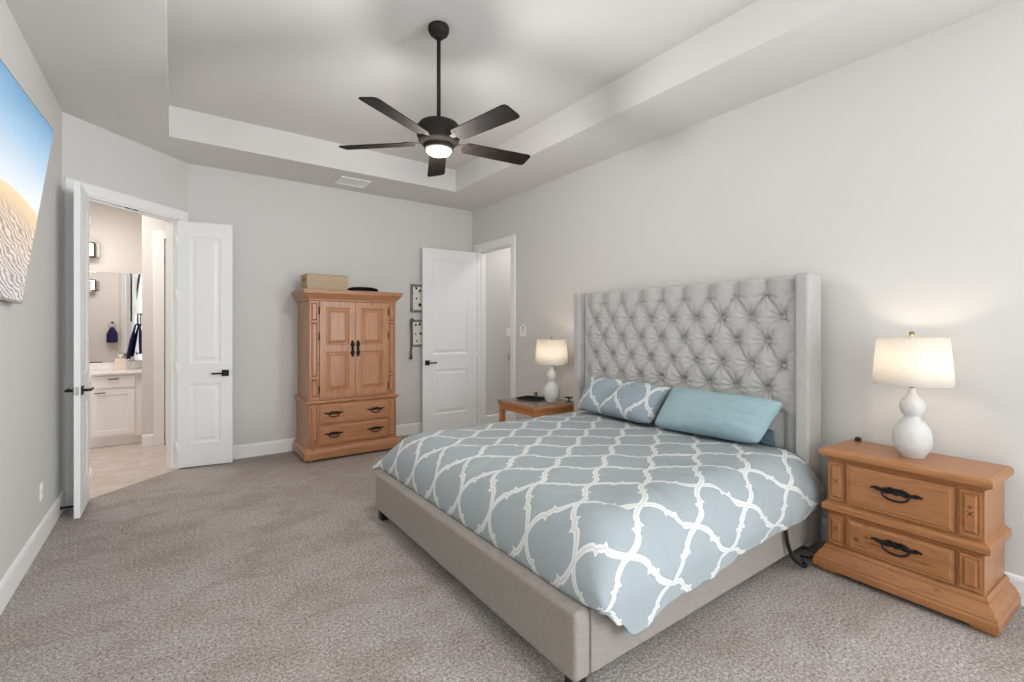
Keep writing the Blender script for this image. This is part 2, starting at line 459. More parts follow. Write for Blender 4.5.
def obj(name, bm, mat, parent=None, mtx=None, smooth=None, recalc=True):
    if recalc: bmesh.ops.recalc_face_normals(bm, faces=bm.faces[:])
    me = bpy.data.meshes.new(name); bm.to_mesh(me); bm.free()
    if smooth is not None:
        for p in me.polygons: p.use_smooth = smooth
    me.materials.append(M[mat] if isinstance(mat, str) else mat)
    o = bpy.data.objects.new(name, me); COL.objects.link(o)
    if parent is not None: o.parent = parent
    if mtx is not None: o.matrix_local = mtx
    return o
def tag(o, label, cat, group=None):
    o['label'] = label; o['category'] = cat
    if group: o['group'] = group
    return o
def thing(name, label, cat, loc=(0, 0, 0), rz=0.0, group=None):
    o = bpy.data.objects.new(name, None); COL.objects.link(o)
    o.empty_display_size = .1; o.location = loc; o.rotation_euler = (0, 0, rz)
    return tag(o, label, cat, group)
def struct(name, bm, mat, parent=None, mtx=None, label=None, cat=None):
    o = obj(name, bm, mat, parent, mtx)
    if parent is None:
        o['kind'] = 'structure'
        if label: o['label'] = label
        if cat: o['category'] = cat
    return o
def subsurf(o, lv=1):
    m = o.modifiers.new('round', 'SUBSURF'); m.levels = lv; m.render_levels = lv
def dup_tree(root, loc, rz, label, group=None):
    r = root.copy(); COL.objects.link(r); r.location = loc; r.rotation_euler = (0, 0, rz); r['label'] = label
    if group: r['group'] = group
    for ch in list(root.children):
        c = ch.copy(); COL.objects.link(c); c.parent = r
        for g in list(ch.children):
            d = g.copy(); COL.objects.link(d); d.parent = c
    return r

# ------------------------------------------------------------------ the room shell
WT = .12
ANG = Matrix.Translation((XL, YA, 0)) @ Matrix.Rotation(PI/4, 4, 'Z')   # angled wall: x along it, y away from the bedroom
AL = math.hypot(XA-XL, YF-YA)
S0, S1, DH = .10, 1.04, 2.46
# floor: carpet up to the door lines
bm = bm_new()
poly = [(XL, YB), (XR+WT, YB), (XR+WT, YF), (XA, YF), (XL, YA)]
add_prism(bm, poly, -.05, 0, 'z')
struct('floor', bm, 'carpet', label='grey beige cut pile carpet over the bedroom floor', cat='floor')
bm = bm_new()
k = .085
add_prism(bm, [(XL-.02, YA-.02+.02), (XA+.02, YF+.02), (.9, YF+.02), (.9, 8.0), (-2.6, 8.0), (-2.6, YA)], -.05, -.002, 'z')
struct('bathroom_floor', bm, 'tile', label='beige tiled bathroom floor beyond the double doors', cat='floor')
bm = bm_new(); add_box(bm, XR+WT, 5.4, 4.2, 5.8, -.05, -.001)
struct('hall_floor', bm, 'carpet', label='carpeted hallway floor beyond the open single door', cat='floor')

def wall_with_openings(bm, x0, x1, y0, y1, z1, ops):
    """solid wall along x with rectangular openings (xa, xb, za, zb)"""
    cur = x0
    for xa, xb, za, zb in sorted(ops):
        add_box(bm, cur, xa, y0, y1, 0, z1)
        if za > 0: add_box(bm, xa, xb, y0, y1, 0, za)
        add_box(bm, xa, xb, y0, y1, zb, z1)
        cur = xb
    add_box(bm, cur, x1, y0, y1, 0, z1)
# far wall
bm = bm_new(); add_box(bm, XA, XR+WT, YF, YF+WT, 0, TZ+.1)
struct('wall_far', bm, 'wall')
# angled wall with the double-door opening
bm = bm_new(); wall_with_openings(bm, 0, AL, 0, WT, TZ+.1, [(S0, S1, 0, DH)])
struct('wall_angled', bm, 'wall', mtx=ANG)
# left wall
LWM = Matrix.Translation((XL, 0, 0)) @ Matrix.Rotation(PI/2, 4, 'Z')   # local x -> world y, local y -> world -x
bm = bm_new(); wall_with_openings(bm, YB-WT, YA, 0, WT, TZ+.1, [])
struct('wall_left', bm, 'wall', mtx=LWM)
# right wall with the hallway door opening and an added window behind the camera
RWM = Matrix.Translation((XR, 0, 0)) @ Matrix.Rotation(-PI/2, 4, 'Z')  # local x -> world -y, local y -> world +x
D0, D1 = 4.785, 5.605
bm = bm_new(); wall_with_openings(bm, -YF, -(YB-WT), 0, WT, TZ+.1, [(-D1, -D0, 0, DH), (1.6, 3.0, .6, 2.5)])
struct('wall_right', bm, 'wall', mtx=RWM)
# back wall with three windows
BWM = Matrix.Translation((0, YB, 0)) @ Matrix.Rotation(PI, 4, 'Z')     # local x -> -x, local y -> -y
wins = [(wx-.5, wx+.5, .6, 2.5) for wx in (.10, 1.38, 2.66)]
bm = bm_new(); wall_with_openings(bm, -(XR+WT), -(XL-WT), 0, WT, TZ+.1, [(-b, -a, c, d) for a, b, c, d in wins])
struct('wall_back', bm, 'wall', mtx=BWM)
# ceiling: soffit ring and the raised tray
TX0, TX1, TY0, TY1 = -.033, 2.789, YB+.66, 5.031
bm = bm_new()
add_box(bm, XL-WT, TX0, YB-WT, YF+WT, CZ, TZ+.1)
add_box(bm, TX1, XR+WT, YB-WT, YF+WT, CZ, TZ+.1)
add_box(bm, TX0, TX1, YB-WT, TY0, CZ, TZ+.1)
add_box(bm, TX0, TX1, TY1, YF+WT, CZ, TZ+.1)
add_box(bm, TX0, TX1, TY0, TY1, TZ, TZ+.1)
struct('ceiling', bm, 'ceiling', label='painted bedroom ceiling with a raised rectangular tray', cat='ceiling')
# unseen windows behind the camera, added to supply daylight
def window(n, mtx, w, z0, z1):
    bm = bm_new()
    for a, b, c, d in ((-w/2, -w/2+.05, z0, z1), (w/2-.05, w/2, z0, z1), (-w/2+.05, w/2-.05, z0, z0+.05), (-w/2+.05, w/2-.05, z1-.05, z1), (-w/2+.05, w/2-.05, (z0+z1)/2-.02, (z0+z1)/2+.02)):
        add_box(bm, a, b, .04, .09, c, d, .004)
    o = struct('window_%d' % n, bm, 'trim', mtx=mtx)
    bm = bm_new(); add_box(bm, -w/2+.05, w/2-.05, .062, .068, z0+.05, z1-.05); obj('window_pane', bm, 'pane', o)
    bm = bm_new(); add_box(bm, -w/2-.04, w/2+.04, -.06, .04, z0-.03, z0, .006); obj('window_sill', bm, 'trim', o)
for i, wx in enumerate((.10, 1.38, 2.66)):
    window(i+1, Matrix.Translation((wx, YB, 0)) @ Matrix.Rotation(PI, 4, 'Z'), 1.0, .6, 2.5)
window(4, RWM @ Matrix.Translation((2.3, 0, 0)), 1.4, .6, 2.5)  # unseen side window, added to light the left wall

# baseboards
def base(name, x0, x1, mtx):
    bm = bm_new()
    add_prism(bm, [(0, 0), (-.016, 0), (-.016, .118), (-.012, .132), (-.006, .14), (0, .14)], x0, x1, 'x')
    return struct(name, bm, 'trim', mtx=mtx)
base('baseboard_left', YB, YA-.002, LWM)
base('baseboard_far', XA, XR, Matrix.Translation((0, YF, 0)))
base('baseboard_right', -D0+.095, -YB, RWM)
base('baseboard_back', -XR, -XL, BWM)

# door casings, jambs
def casing(name, xa, xb, h, mtx, cw=.09, depth=WT, stop=.05):
    bm = bm_new()
    add_prism(bm, [(xa-cw, 0), (xa, 0), (xa, h), (xa-cw, h)], -.018, 0, 'y', .003)
    add_prism(bm, [(xb, 0), (xb+cw, 0), (xb+cw, h), (xb, h)], -.018, 0, 'y', .003)
    add_box(bm, xa-cw, xb+cw, -.019, 0, h, h+cw, .003)
    # jamb lining with a door stop
    for a, b in ((xa-.001, xa+.015), (xb-.015, xb+.001)): add_box(bm, a, b, -.004, depth+.012, 0, h)
    add_box(bm, xa, xb, -.004, depth+.012, h-.015, h)
    for a, b in ((xa+.015, xa+.026), (xb-.026, xb-.015)): add_box(bm, a, b, stop, stop+.035, 0, h-.015, .002)
    add_box(bm, xa+.015, xb-.015, stop, stop+.035, h-.026, h-.015, .002)
    return struct(name, bm, 'trim', mtx=mtx)
c1 = casing('trim_1', S0, S1, DH, ANG, cw=.088)
for sx in (.535, .605):
    bm = bm_new(); add_box(bm, sx-.022, sx+.022, .004, .030, DH-.018, DH-.0145, .001); obj('latch_plate', bm, 'iron', c1)
c2 = casing('trim_2', -D1, -D0, DH, RWM)

# doors: two-panel leaves
PR = [(.006, .004), (.022, .011), (.034, .011), (.060, .003)]
def lever(parent, x, z, y, sgn, toward):
    """square rose and straight lever on one face"""
    bm = bm_new()
    add_box(bm, x-.032, x+.032, min(y, y+sgn*.010), max(y, y+sgn*.010), z-.032, z+.032, .003)
    add_tube(bm, [(x, y+sgn*.008, z), (x, y+sgn*.050, z)], .010, 12)
    yb = y+sgn*.050
    add_box(bm, min(x-toward*.012, x+toward*.115), max(x-toward*.012, x+toward*.115), yb-.007, yb+.007, z-.009, z+.009, .004)
    obj('door_handle', bm, 'black_metal', parent)
def leaf(n, hinge, ang, w, h, label, t=.035, flip=1, hz=.93, handles=(1, -1)):
    bm = bm_new()
    m = .10 if w < .6 else .145
    add_panelled(bm, .002, w, -t/2, t/2, .012, h, [(m, w-m, .24, .835), (m, w-m, 1.035, h-.14)], PR)
    o = struct('door_%d' % n, bm, 'door', mtx=Matrix.Translation((hinge[0], hinge[1], 0)) @ Matrix.Rotation(ang, 4, 'Z'), label=label, cat='door')
    for s in handles: lever(o, w-.062, hz, s*t/2, s, -1)
    bm = bm_new(); add_box(bm, w-.001, w+.0015, -.010, .010, hz-.03, hz+.03, .0005); obj('latch_plate', bm, 'chrome', o)
    for z in (.22, 1.0, 1.72, h-.20):
        bm = bm_new(); add_tube(bm, [(-.004, flip*(t/2+.004), z-.045), (-.004, flip*(t/2+.004), z+.045)], .007, 10)
        add_box(bm, 0, .03, flip*(t/2)-.001, flip*(t/2)+.0015, z-.044, z+.044)
        obj('hinge', bm, 'white_plastic', o)
    return o
leaf(1, (-.565, 5.030), math.radians(-90), .452, 2.44, 'white narrow door leaf seen edge-on in front of the angled doorway, swung against the television wall', flip=1)
dv = Vector((.494-.030, 5.581-5.662)); leaf(2, (.030, 5.662), math.atan2(dv.y, dv.x), .468, 2.44, 'white narrow two-panel door leaf opened flat toward the pine armoire', flip=-1)
dv = Vector((2.640-3.436, 5.655-5.605)); leaf(3, (3.436, 5.606), math.atan2(dv.y, dv.x), .80, 2.44, 'wide white two-panel door with black lever, open in front of the framed prints', flip=1)

# hallway beyond door 3
bm = bm_new()
add_box(bm, XR+WT, 5.4, 5.640, 5.76, 0, CZ); struct('wall_hall_far', bm, 'wall')
bm = bm_new(); add_box(bm, XR+WT, 5.4, 4.1, 4.2, 0, CZ); struct('wall_hall_near', bm, 'wall')
bm = bm_new(); add_box(bm, 5.4, 5.5, 4.1, 5.76, 0, CZ); struct('wall_hall_end', bm, 'wall')
bm = bm_new(); add_box(bm, XR+WT, 5.5, 4.1, 5.76, CZ, CZ+.08); struct('hall_ceiling', bm, 'ceiling')
base('baseboard_hall', XR+WT+.02, 5.4, Matrix.Translation((0, 5.640, 0)))

# bathroom shell beyond the double doors
BY = 7.75
bm = bm_new(); add_box(bm, -2.6, -.30, BY, BY+.1, 0, CZ); struct('wall_bathroom_mirror', bm, 'bath_wall')
bm = bm_new(); add_box(bm, -2.7, -2.6, YA, BY+.1, 0, CZ); struct('wall_bathroom_side', bm, 'bath_wall')
bm = bm_new(); add_box(bm, -2.6, -.755, YA-.02, YA+.1, 0, CZ); struct('wall_bathroom_rear', bm, 'bath_wall')
bm = bm_new(); add_box(bm, -.30, -.092, 6.95, BY, 0, CZ); add_box(bm, -.092, .8, 6.95, 7.05, 2.45, CZ); add_box(bm, .68, .8, 6.95, 7.05, 0, 2.45)
struct('wall_bathroom_stub', bm, 'bath_wall')
bm = bm_new(); add_box(bm, .8, .9, YF+WT, BY, 0, CZ); struct('wall_bathroom_closet', bm, 'bath_wall')
bm = bm_new(); add_box(bm, -2.7, .9, YA-.02, BY+.1, CZ, CZ+.08)
bm.free(); bm = bm_new(); add_prism(bm, [(-2.7, YA), (XL-WT, YA), (XA, YF+WT), (.9, YF+WT), (.9, BY+.1), (-2.7, BY+.1)], CZ+.001, CZ+.09, 'z')
struct('bathroom_ceiling', bm, 'ceiling')
bm = bm_new(); add_box(bm, -.19, -.09, 6.932, 6.95, 0, 2.54, .003); add_box(bm, -.09, .7, 6.932, 6.95, 2.45, 2.54, .003)
struct('trim_3', bm, 'trim')
base('baseboard_bathroom', -.300, -.192, Matrix.Translation((0, 6.95, 0)))
bm = bm_new(); add_box(bm, -.012, .0, .0, .10, 0, 2.45)
bm.free()
bm = bm_new(); add_panelled(bm, 0, .74, -.0175, .0175, .012, 2.43, [(.14, .60, .24, .835), (.14, .60, 1.035, 2.29)], PR)
d4 = struct('door_4', bm, 'door', mtx=Matrix.Translation((-.086, 6.975, 0)), label='white closet door inside the bathroom beside the dark hinge gap', cat='door')
for z in (.10, .95, 2.2):
    bm = bm_new(); add_tube(bm, [(-.006, -.02, z-.045), (-.006, -.02, z+.045)], .0075, 10); obj('hinge', bm, 'iron', d4)
bm = bm_new(); add_box(bm, -.092, .8, 7.30, 7.35, 0, 2.5); struct('wall_bathroom_dark_closet', bm, 'felt')  # black sheet standing for the shade behind the hinge gap

# ------------------------------------------------------------------ bathroom fittings
vx0, vx1, vy0, vy1 = -1.75, -.335, 7.17, BY-.002
v = thing('vanity_cabinet', 'white vanity cabinet with shaker doors in the bathroom', 'cabinet', (0, 0, 0))
bm = bm_new(); add_box(bm, vx0, -.302, vy0+.02, vy1, .10, .845); add_box(bm, vx0, -.302, vy0+.06, vy1, 0, .10); obj('body', bm, 'vanity', v)
def bar_pull(parent, x, y, z, l=.05):
    bm = bm_new(); add_box(bm, x-l, x+l, y-.024, y-.014, z-.005, z+.005, .003)
    for s in (-.7, .7): add_tube(bm, [(x+s*l, y-.018, z), (x+s*l, y+.001, z)], .004, 8)
    obj('handle', bm, 'black_metal', parent)
for x0, x1 in ((-.765, -.375), (-1.17, -.785), (-1.70, -1.19)):
    bm = bm_new(); add_panelled(bm, x0, x1, vy0, vy0+.02, .135, .665, [(x0+.055, x1-.055, .19, .61)], [(.004, .008), (.008, .008)], False)
    d = obj('door', bm, 'vanity', v); bar_pull(d, x0+.075, vy0, .635)
    bm = bm_new(); add_box(bm, x0, x1, vy0, vy0+.02, .69, .825, .002)
    d = obj('drawer', bm, 'vanity', v); bar_pull(d, (x0+x1)/2, vy0, .79)
bm = bm_new(); add_box(bm, vx0-.01, vx1+.03, vy0-.03, vy1, .846, .876, .004); add_box(bm, vx0, vx1+.03, vy1-.018, vy1, .876, .955, .002)
tag(obj('countertop', bm, 'quartz'), 'white stone vanity top with a low backsplash under the mirror', 'countertop')
mm = thing('wall_mirror', 'wide frameless bathroom mirror above the vanity', 'mirror', (0, 0, 0))
bm = bm_new(); add_box(bm, -1.70, -.315, BY-.010, BY-.002, .965, 2.085, .002); obj('glass', bm, 'mirror', mm)
bm = bm_new(); add_box(bm, -1.70, -.72, BY-.016, BY-.002, .956, .966, .001); obj('bottom_rail', bm, 'iron', mm)
def sconce(x, y, z, sgn, label):
    s = thing('vanity_light', label, 'wall light', (x, y, z))
    bm = bm_new(); add_box(bm, -.42, .14, min(0, -sgn*.02), max(0, -sgn*.02), -.085, .085, .004); obj('backplate', bm, 'chrome', s)
    for cx in (-.32, -.14, .04):
        bm = bm_new()
        ya, yb = -sgn*.035, -sgn*.125
        for (xa, xb, za, zb) in ((-.062, -.05, -.09, .09), (.05, .062, -.09, .09), (-.05, .05, -.09, -.078), (-.05, .05, .078, .09)):
            add_box(bm, cx+xa, cx+xb, min(ya, yb), max(ya, yb), za, zb, .002)
        add_box(bm, cx-.015, cx+.015, min(-sgn*.015, ya), max(-sgn*.015, ya), -.015, .015)
        f = obj('light_frame', bm, 'iron', s)
        bm = bm_new(); add_box(bm, cx-.048, cx+.048, min(ya, yb)+.006, max(ya, yb)-.006, -.076, .076, .006); obj('glass_box', bm, 'sconce_glow', f)
    return s
point('vanity_lamp', (-.86, BY-.28, 2.34), 1.6, (1.0, .93, .86), .06)
sconce(-.885, BY, 2.345, 1, 'lit vanity light with dark square frames above the bathroom mirror')
sconce(-.80-.35, YA+.1, 2.1, -1, 'lit vanity light seen only as a reflection in the bathroom mirror')
def towel_ring(x, y, z, mtx, label, tlabel):
    r = thing('towel_ring', label, 'towel ring'); r.matrix_world = mtx
    bm = bm_new(); add_box(bm, -.025, .025, -.012, 0, -.025, .025, .003); add_tube(bm, [(0, -.01, 0), (0, -.064, 0)], .008, 10)
    obj('mount_plate', bm, 'iron', r)
    bm = bm_new(); add_tube(bm, [(.075*math.sin(2*PI*k/28), -.060, -.075+.075*math.cos(2*PI*k/28)) for k in range(29)], .004, 8, False)
    obj('ring', bm, 'iron', r)
    # a folded towel hung through the ring
    bm = bm_new(); n, m = 24, 20
    g = []
    for side in (-1, 1):
        rows = []
        for i in range(n+1):
            s = i/n
            row = []
            for j in range(m+1):
                u = -1+2*j/m
                wd = .028 + .085*min(1, s*2.2)**.8
                drop = s*(.42 if side < 0 else .36)
                yy = -.060 + side*(.0165 + (.075 if side < 0 else .016)*s**.8) + .012*math.sin(u*7+side)*min(1, s*2)
                row.append(bm.verts.new((u*wd, yy, -.128 - drop + (.004*math.cos(u*9)))))
            rows.append(row)
        for i in range(n):
            for j in range(m):
                bm.faces.new((rows[i][j], rows[i][j+1], rows[i+1][j+1], rows[i+1][j])).smooth = True
        g.append(rows)
    for j in range(m): bm.faces.new((g[0][0][j], g[0][0][j+1], g[1][0][j+1], g[1][0][j]))
    t = obj('hand_towel', bm, 'navy'); t.matrix_world = mtx
    sd = t.modifiers.new('thick', 'SOLIDIFY'); sd.thickness = .012; sd.offset = 0
    tag(t, tlabel, 'towel')
# beside the mirror, on the stub wall facing the vanity
towel_ring(0, 0, 0, Matrix.Translation((-.300, 7.42, 1.56)) @ Matrix.Rotation(-PI/2, 4, 'Z'), 'black towel ring on the bathroom wall beside the mirror', 'navy hand towel hanging in folds beside the bathroom mirror')
towel_ring(0, 0, 0, Matrix.Translation((-.845, YA+.1, 1.48)) @ Matrix.Rotation(PI, 4, 'Z') @ Matrix.Scale(.62, 4), 'towel ring that shows as a reflection in the bathroom mirror', 'navy hand towel that shows as a smaller reflection in the mirror')
# things on the vanity
tb = thing('tissue_box', 'cream tissue box on the vanity top before the mirror', 'tissue box', (-.53, 7.60, .877))
bm = bm_new(); add_box(bm, -.06, .06, -.06, .06, 0, .13, .008, 3); obj('box', bm, 'cream', tb)
bm = bm_new(); add_lathe(bm, [(.015, .128), (.03, .15), (.034, .175), (.012, .185), (.001, .18)], 16); obj('tissue', bm, 'paper', tb)
sd = thing('soap_dispenser', 'small clear soap bottle beside the cream tissue box', 'bottle', (-.45, 7.40, .877))
bm = bm_new(); add_lathe(bm, [(.001, 0), (.03, 0), (.032, .01), (.032, .08), (.02, .1), (.012, .105), (.012, .118)], 24); obj('bottle', bm, 'clear', sd)
bm = bm_new(); add_lathe(bm, [(.014, .118), (.014, .13), (.004, .132), (.004, .15), (.001, .151)], 16); add_box(bm, -.03, .006, -.006, .006, .148, .158, .003); obj('pump', bm, 'white_plastic', sd)

# ------------------------------------------------------------------ bed
BX0, BX1, BY0, BY1 = 1.19, 3.35, 1.255, 3.355
bed = thing('bed_frame', 'king size wingback bed frame upholstered in grey linen', 'bed', ((BX0+BX1)/2, (BY0+BY1)/2, 0))
ox, oy = (BX0+BX1)/2, (BY0+BY1)/2
def bl(bm): bmesh.ops.translate(bm, verts=bm.verts[:], vec=(-ox, -oy, 0)); return bm
bm = bm_new(); add_box(bm, BX0, BX0+.085, BY0, BY1, .075, .335, .018, 4); obj('footboard', bl(bm), 'linen_base', bed, smooth=True).modifiers.new('n', 'WEIGHTED_NORMAL')
for y0 in (BY0+.002, BY1-.050):
    bm = bm_new(); add_box(bm, BX0+.087, 3.16, y0, y0+.048, .075, .335, .012, 3); obj('side_rail', bl(bm), 'linen_base', bed, smooth=True).modifiers.new('n', 'WEIGHTED_NORMAL')
bm = bm_new(); add_box(bm, BX0+.09, 3.21, BY0+.06, BY1-.06, .10, .30, .01); obj('slat_base', bl(bm), 'linen_base', bed)
for x, y in ((BX0+.05, BY0+.05), (BX0+.05, BY1-.05), (2.9, BY0+.35), (2.9, BY1-.35)):
    bm = bm_new(); add_box(bm, x-.03, x+.03, y-.03, y+.03, 0, .08, .004); obj('leg', bl(bm), 'black_plastic', bed)
# headboard: two wings and the deep buttoned panel
HZ = 1.730
for y0, y1 in ((BY0+.008, BY0+.090), (BY1-.082, BY1)):
    bm = bm_new(); add_box(bm, 3.160, BX1, y0, y1, .03, HZ, .018, 4); obj('wing', bl(bm), 'linen', bed, smooth=True).modifiers.new('n', 'WEIGHTED_NORMAL')
PY0, PY1 = BY0+.0905, BY1-.0825
by0, bz0, bdx, bdz = 1.445, 1.460, .2100, .1605
def tuft(y, z):
    """how far the padding stands out of the button plane"""
    a = (y-by0)/bdx; b = (z-bz0)/(2*bdz)
    top = bz0 + bdz; bot = bz0 - 4*bdz
    if z > top: h = abs(math.sin(PI*(a-.5)))**.6
    elif z < bot: h = abs(math.sin(PI*(a)))**.6
    else:
        p, q = a+b, b-a
        s = abs(math.sin(PI*p))*abs(math.sin(PI*q))
        # gathers running out of each button
        rp, rq = p-round(p), q-round(q)
        dy = (rp-rq)/2*bdx; dz = (rp+rq)*bdz
        r = math.hypot(dy, dz)
        h = .50*s**.32 + .50*(1-math.exp(-(r/.045)**1.4))
        if r > .004:
            h -= .30*math.exp(-(r/.016)**2)
            h += .20*math.sin(11*math.atan2(dz, dy)+1.3*(round(p)*2.1+round(q)*1.7))*math.exp(-(r/.070)**2)*min(1, r/.02)
    e = min(y-PY0, PY1-y)
    k = min(1.0, max(e, 0)/.06)
    edge = math.sqrt(max(0, 1-(1-k)**2))
    if e < .10 and z < top + .001:
        h = h*min(1, e/.10) + .72*(1-min(1, e/.10))
    h = h*(.35+.65*edge)
    if z > HZ-.03:
        t = (z-(HZ-.03))/.03; h = h - .9*(1-math.sqrt(max(0, 1-t*t)))
    return .066*h + .0035*noise.noise(Vector((y*9, z*9, 3.1)))
bm = bm_new(); NY, NZ = 300, 190; rows = []
for i in range(NZ+1):
    z = .32 + (HZ-.004-.32)*i/NZ
    rows.append([bm.verts.new((3.262 - tuft(PY0+(PY1-PY0)*j/NY, z), PY0+(PY1-PY0)*j/NY, z)) for j in range(NY+1)])
for i in range(NZ):
    for j in range(NY):
        bm.faces.new((rows[i][j], rows[i+1][j], rows[i+1][j+1], rows[i][j+1])).smooth = True
bk = [bm.verts.new((BX1, v.co.y, v.co.z)) for v in rows[-1]]
for j in range(NY): bm.faces.new((rows[-1][j], bk[j], bk[j+1], rows[-1][j+1]))
b0 = bm.verts.new((BX1, PY0, .32)); b1 = bm.verts.new((BX1, PY1, .32))
bm.faces.new([b0, b1] + list(reversed(bk)))
bm.faces.new([b1, b0] + [rows[0][j] for j in range(NY+1)])
bm.faces.new([rows[i][0] for i in range(NZ+1)] + [bk[0], b0]); bm.faces.new([rows[i][NY] for i in range(NZ, -1, -1)] + [b1, bk[-1]])
panel = obj('headboard_panel', bl(bm), 'linen', bed)
btn = None
for r in range(-1, 5):
    z = bz0 - bdz*r
    n = 9 if r % 2 == 0 else 8
    for k in range(n):
        y = by0 + bdx*k + (0 if r % 2 == 0 else bdx/2)
        if btn is None:
            bm = bm_new(); add_lathe(bm, [(.0155, -.004), (.0155, .002), (.012, .0065), (.006, .009), (.001, .0095)], 16)
            bmesh.ops.rotate(bm, verts=bm.verts[:], cent=(0, 0, 0), matrix=Matrix.Rotation(-PI/2, 3, 'Y'))
            btn = obj('button', bm, 'linen', panel); o = btn
        else:
            o = btn.copy(); COL.objects.link(o); o.parent = panel
        o.location = (3.258-ox, y-oy, z)
# mattress
bm = bm_new(); add_box(bm, 1.37, 3.165, BY0+.16, BY1-.16, .303, .568, .07, 4)
tag(obj('mattress', bm, 'mattress', smooth=True), 'pale mattress on the grey linen bed frame under the comforter', 'mattress')

# comforter: a cloth grid measured in its own metres
CY, ZT = (BY0+BY1)/2, .602
def interp(x, tab):
    if x <= tab[0][0]: return tab[0][1]
    for (a, b), (c, d) in zip(tab, tab[1:]):
        if x <= c:
            k = (x-a)/(c-a); k = k*k*(3-2*k); return b+(d-b)*k
    return tab[-1][1]
HEM = [(1.29, .336), (1.37, .262), (1.46, .190), (1.68, .245), (1.98, .250), (2.33, .290), (2.78, .288), (3.01, .305), (3.16, .34), (3.26, .42)]
foot_prof = []      # (x, z, u) down the middle of the bed
for i in range(111): foot_prof.append((3.135 - (3.135-1.46)*i/110, ZT, 3.135 - (3.135-1.46)*i/110))
u = 1.46; px, pz = 1.46, ZT
for i in range(1, 37):
    ph = PI/2*i/36
    x = 1.46 - .192*math.sin(ph)**.90; z = .338 + (ZT-.338)*math.cos(ph)**.85
    u -= math.hypot(x-px, z-pz); px, pz = x, z
    foot_prof.append((x, z, u))
def side_profile(half, out):
    """across the bed: (offset from the centre line, height fraction on the roll, hang fraction, cloth metres)"""
    pr = [(half*i/60, 1.0, 0.0, half*i/60) for i in range(61)]
    v_ = half; py, pz = half, ZT; RO = out-half
    for i in range(1, 31):
        ph = PI/2*i/30
        y = half + RO*math.sin(ph)**.90; c = math.cos(ph)**.85; z = .352+(ZT-.352)*c
        v_ += math.hypot(y-py, z-pz); py, pz = y, z
        pr.append((y, c, 0.0, v_))
    return pr + [(half+RO, 0.0, i/16, v_ + .12*i/16) for i in range(1, 17)]
near = side_profile(.870, CY-1.222); far = side_profile(.780, CY-1.222)
full = [(-a, c, h, -w) for a, c, h, w in reversed(near[1:])] + far
bm = bm_new(); uvl = bm.loops.layers.uv.new('UVMap'); grid = []; uvs = {}
for (x, zf, uu) in foot_prof:
    row = []
    fr = min(1.0, max(0, (1.46-x)/.192))
    for (yo, c, hang, vv) in full:
        y = CY + yo; sg = -1 if yo < 0 else 1
        low = .352
        z = low + (zf-low)*c if zf > low else zf + (low-zf)*(1-c)
        X = x
        roll = 1-c
        X += roll**2*max(0, (x-2.75))/.385*.115          # the hanging side reaches back past the wing front
        if sg < 0: X = max(X, 1.268 + .022*roll)          # tucked just behind the footboard at this corner
        else: X -= .080*fr*roll**3                        # lies over the footboard at the far corner
        if hang > 0: z = low + (interp(X, HEM) + (.02 if sg > 0 else 0) - low)*hang
        if zf < low and hang == 0: pass
        n1 = noise.noise(Vector((uu*3.1, vv*3.1, 0.3)))*.012 + noise.noise(Vector((uu*8, vv*8, 7.7)))*.0055
        for (ca, cb, cc, cw) in ((.35, 1, -.62, .022), (-.5, 1, .55, .020), (.8, 1, -2.35, .022), (-.15, 1, -.18, .018)):
            n1 -= .0055*math.exp(-((ca*(uu-2.1)+cb*vv-cc*.5)/cw)**2)*(.5+.5*noise.noise(Vector((uu*1.7, vv*1.7, ca*9))))
        mk = min(1, max(0, (-vv-.50)/.3))
        if mk > 0:
            for cu, cs in ((1.60, .28), (1.86, -.22), (2.22, .34), (2.52, -.18), (2.86, .25)):
                n1 -= .012*mk*math.exp(-((uu-cu+cs*(vv+.95))/.017)**2)
        rip = (math.sin(uu*15+1.2*math.sin(uu*6.3))*.012 + noise.noise(Vector((uu*5, 2.2, vv)))*.012)*roll*(1-fr)
        y += sg*(abs(rip)*.9 + .004*hang + .012*roll*(1-hang))
        z += n1*(1-hang)*(1-.9*fr)
        if sg > 0: y += .022*fr*roll
        if fr > 0 and hang == 0:
            X += abs(math.sin(vv*9+math.sin(vv*4)))*.016*math.sin(fr*PI)*c
        row.append(bm.verts.new((X, y, max(z, .12))))
        uvs[row[-1]] = (uu-1.898, vv+CY-1.498)
    grid.append(row)
for a, b in zip(grid, grid[1:]):
    for j in range(len(full)-1):
        f = bm.faces.new((a[j], b[j], b[j+1], a[j+1])); f.smooth = True
        for lp in f.loops: lp[uvl].uv = uvs[lp.vert]
com = obj('comforter', bm, 'trellis', recalc=True)
sd = com.modifiers.new('thick', 'SOLIDIFY'); sd.thickness = .018; sd.offset = -1.0
tag(com, 'blue grey comforter with a white trellis pattern spread over the bed', 'comforter')

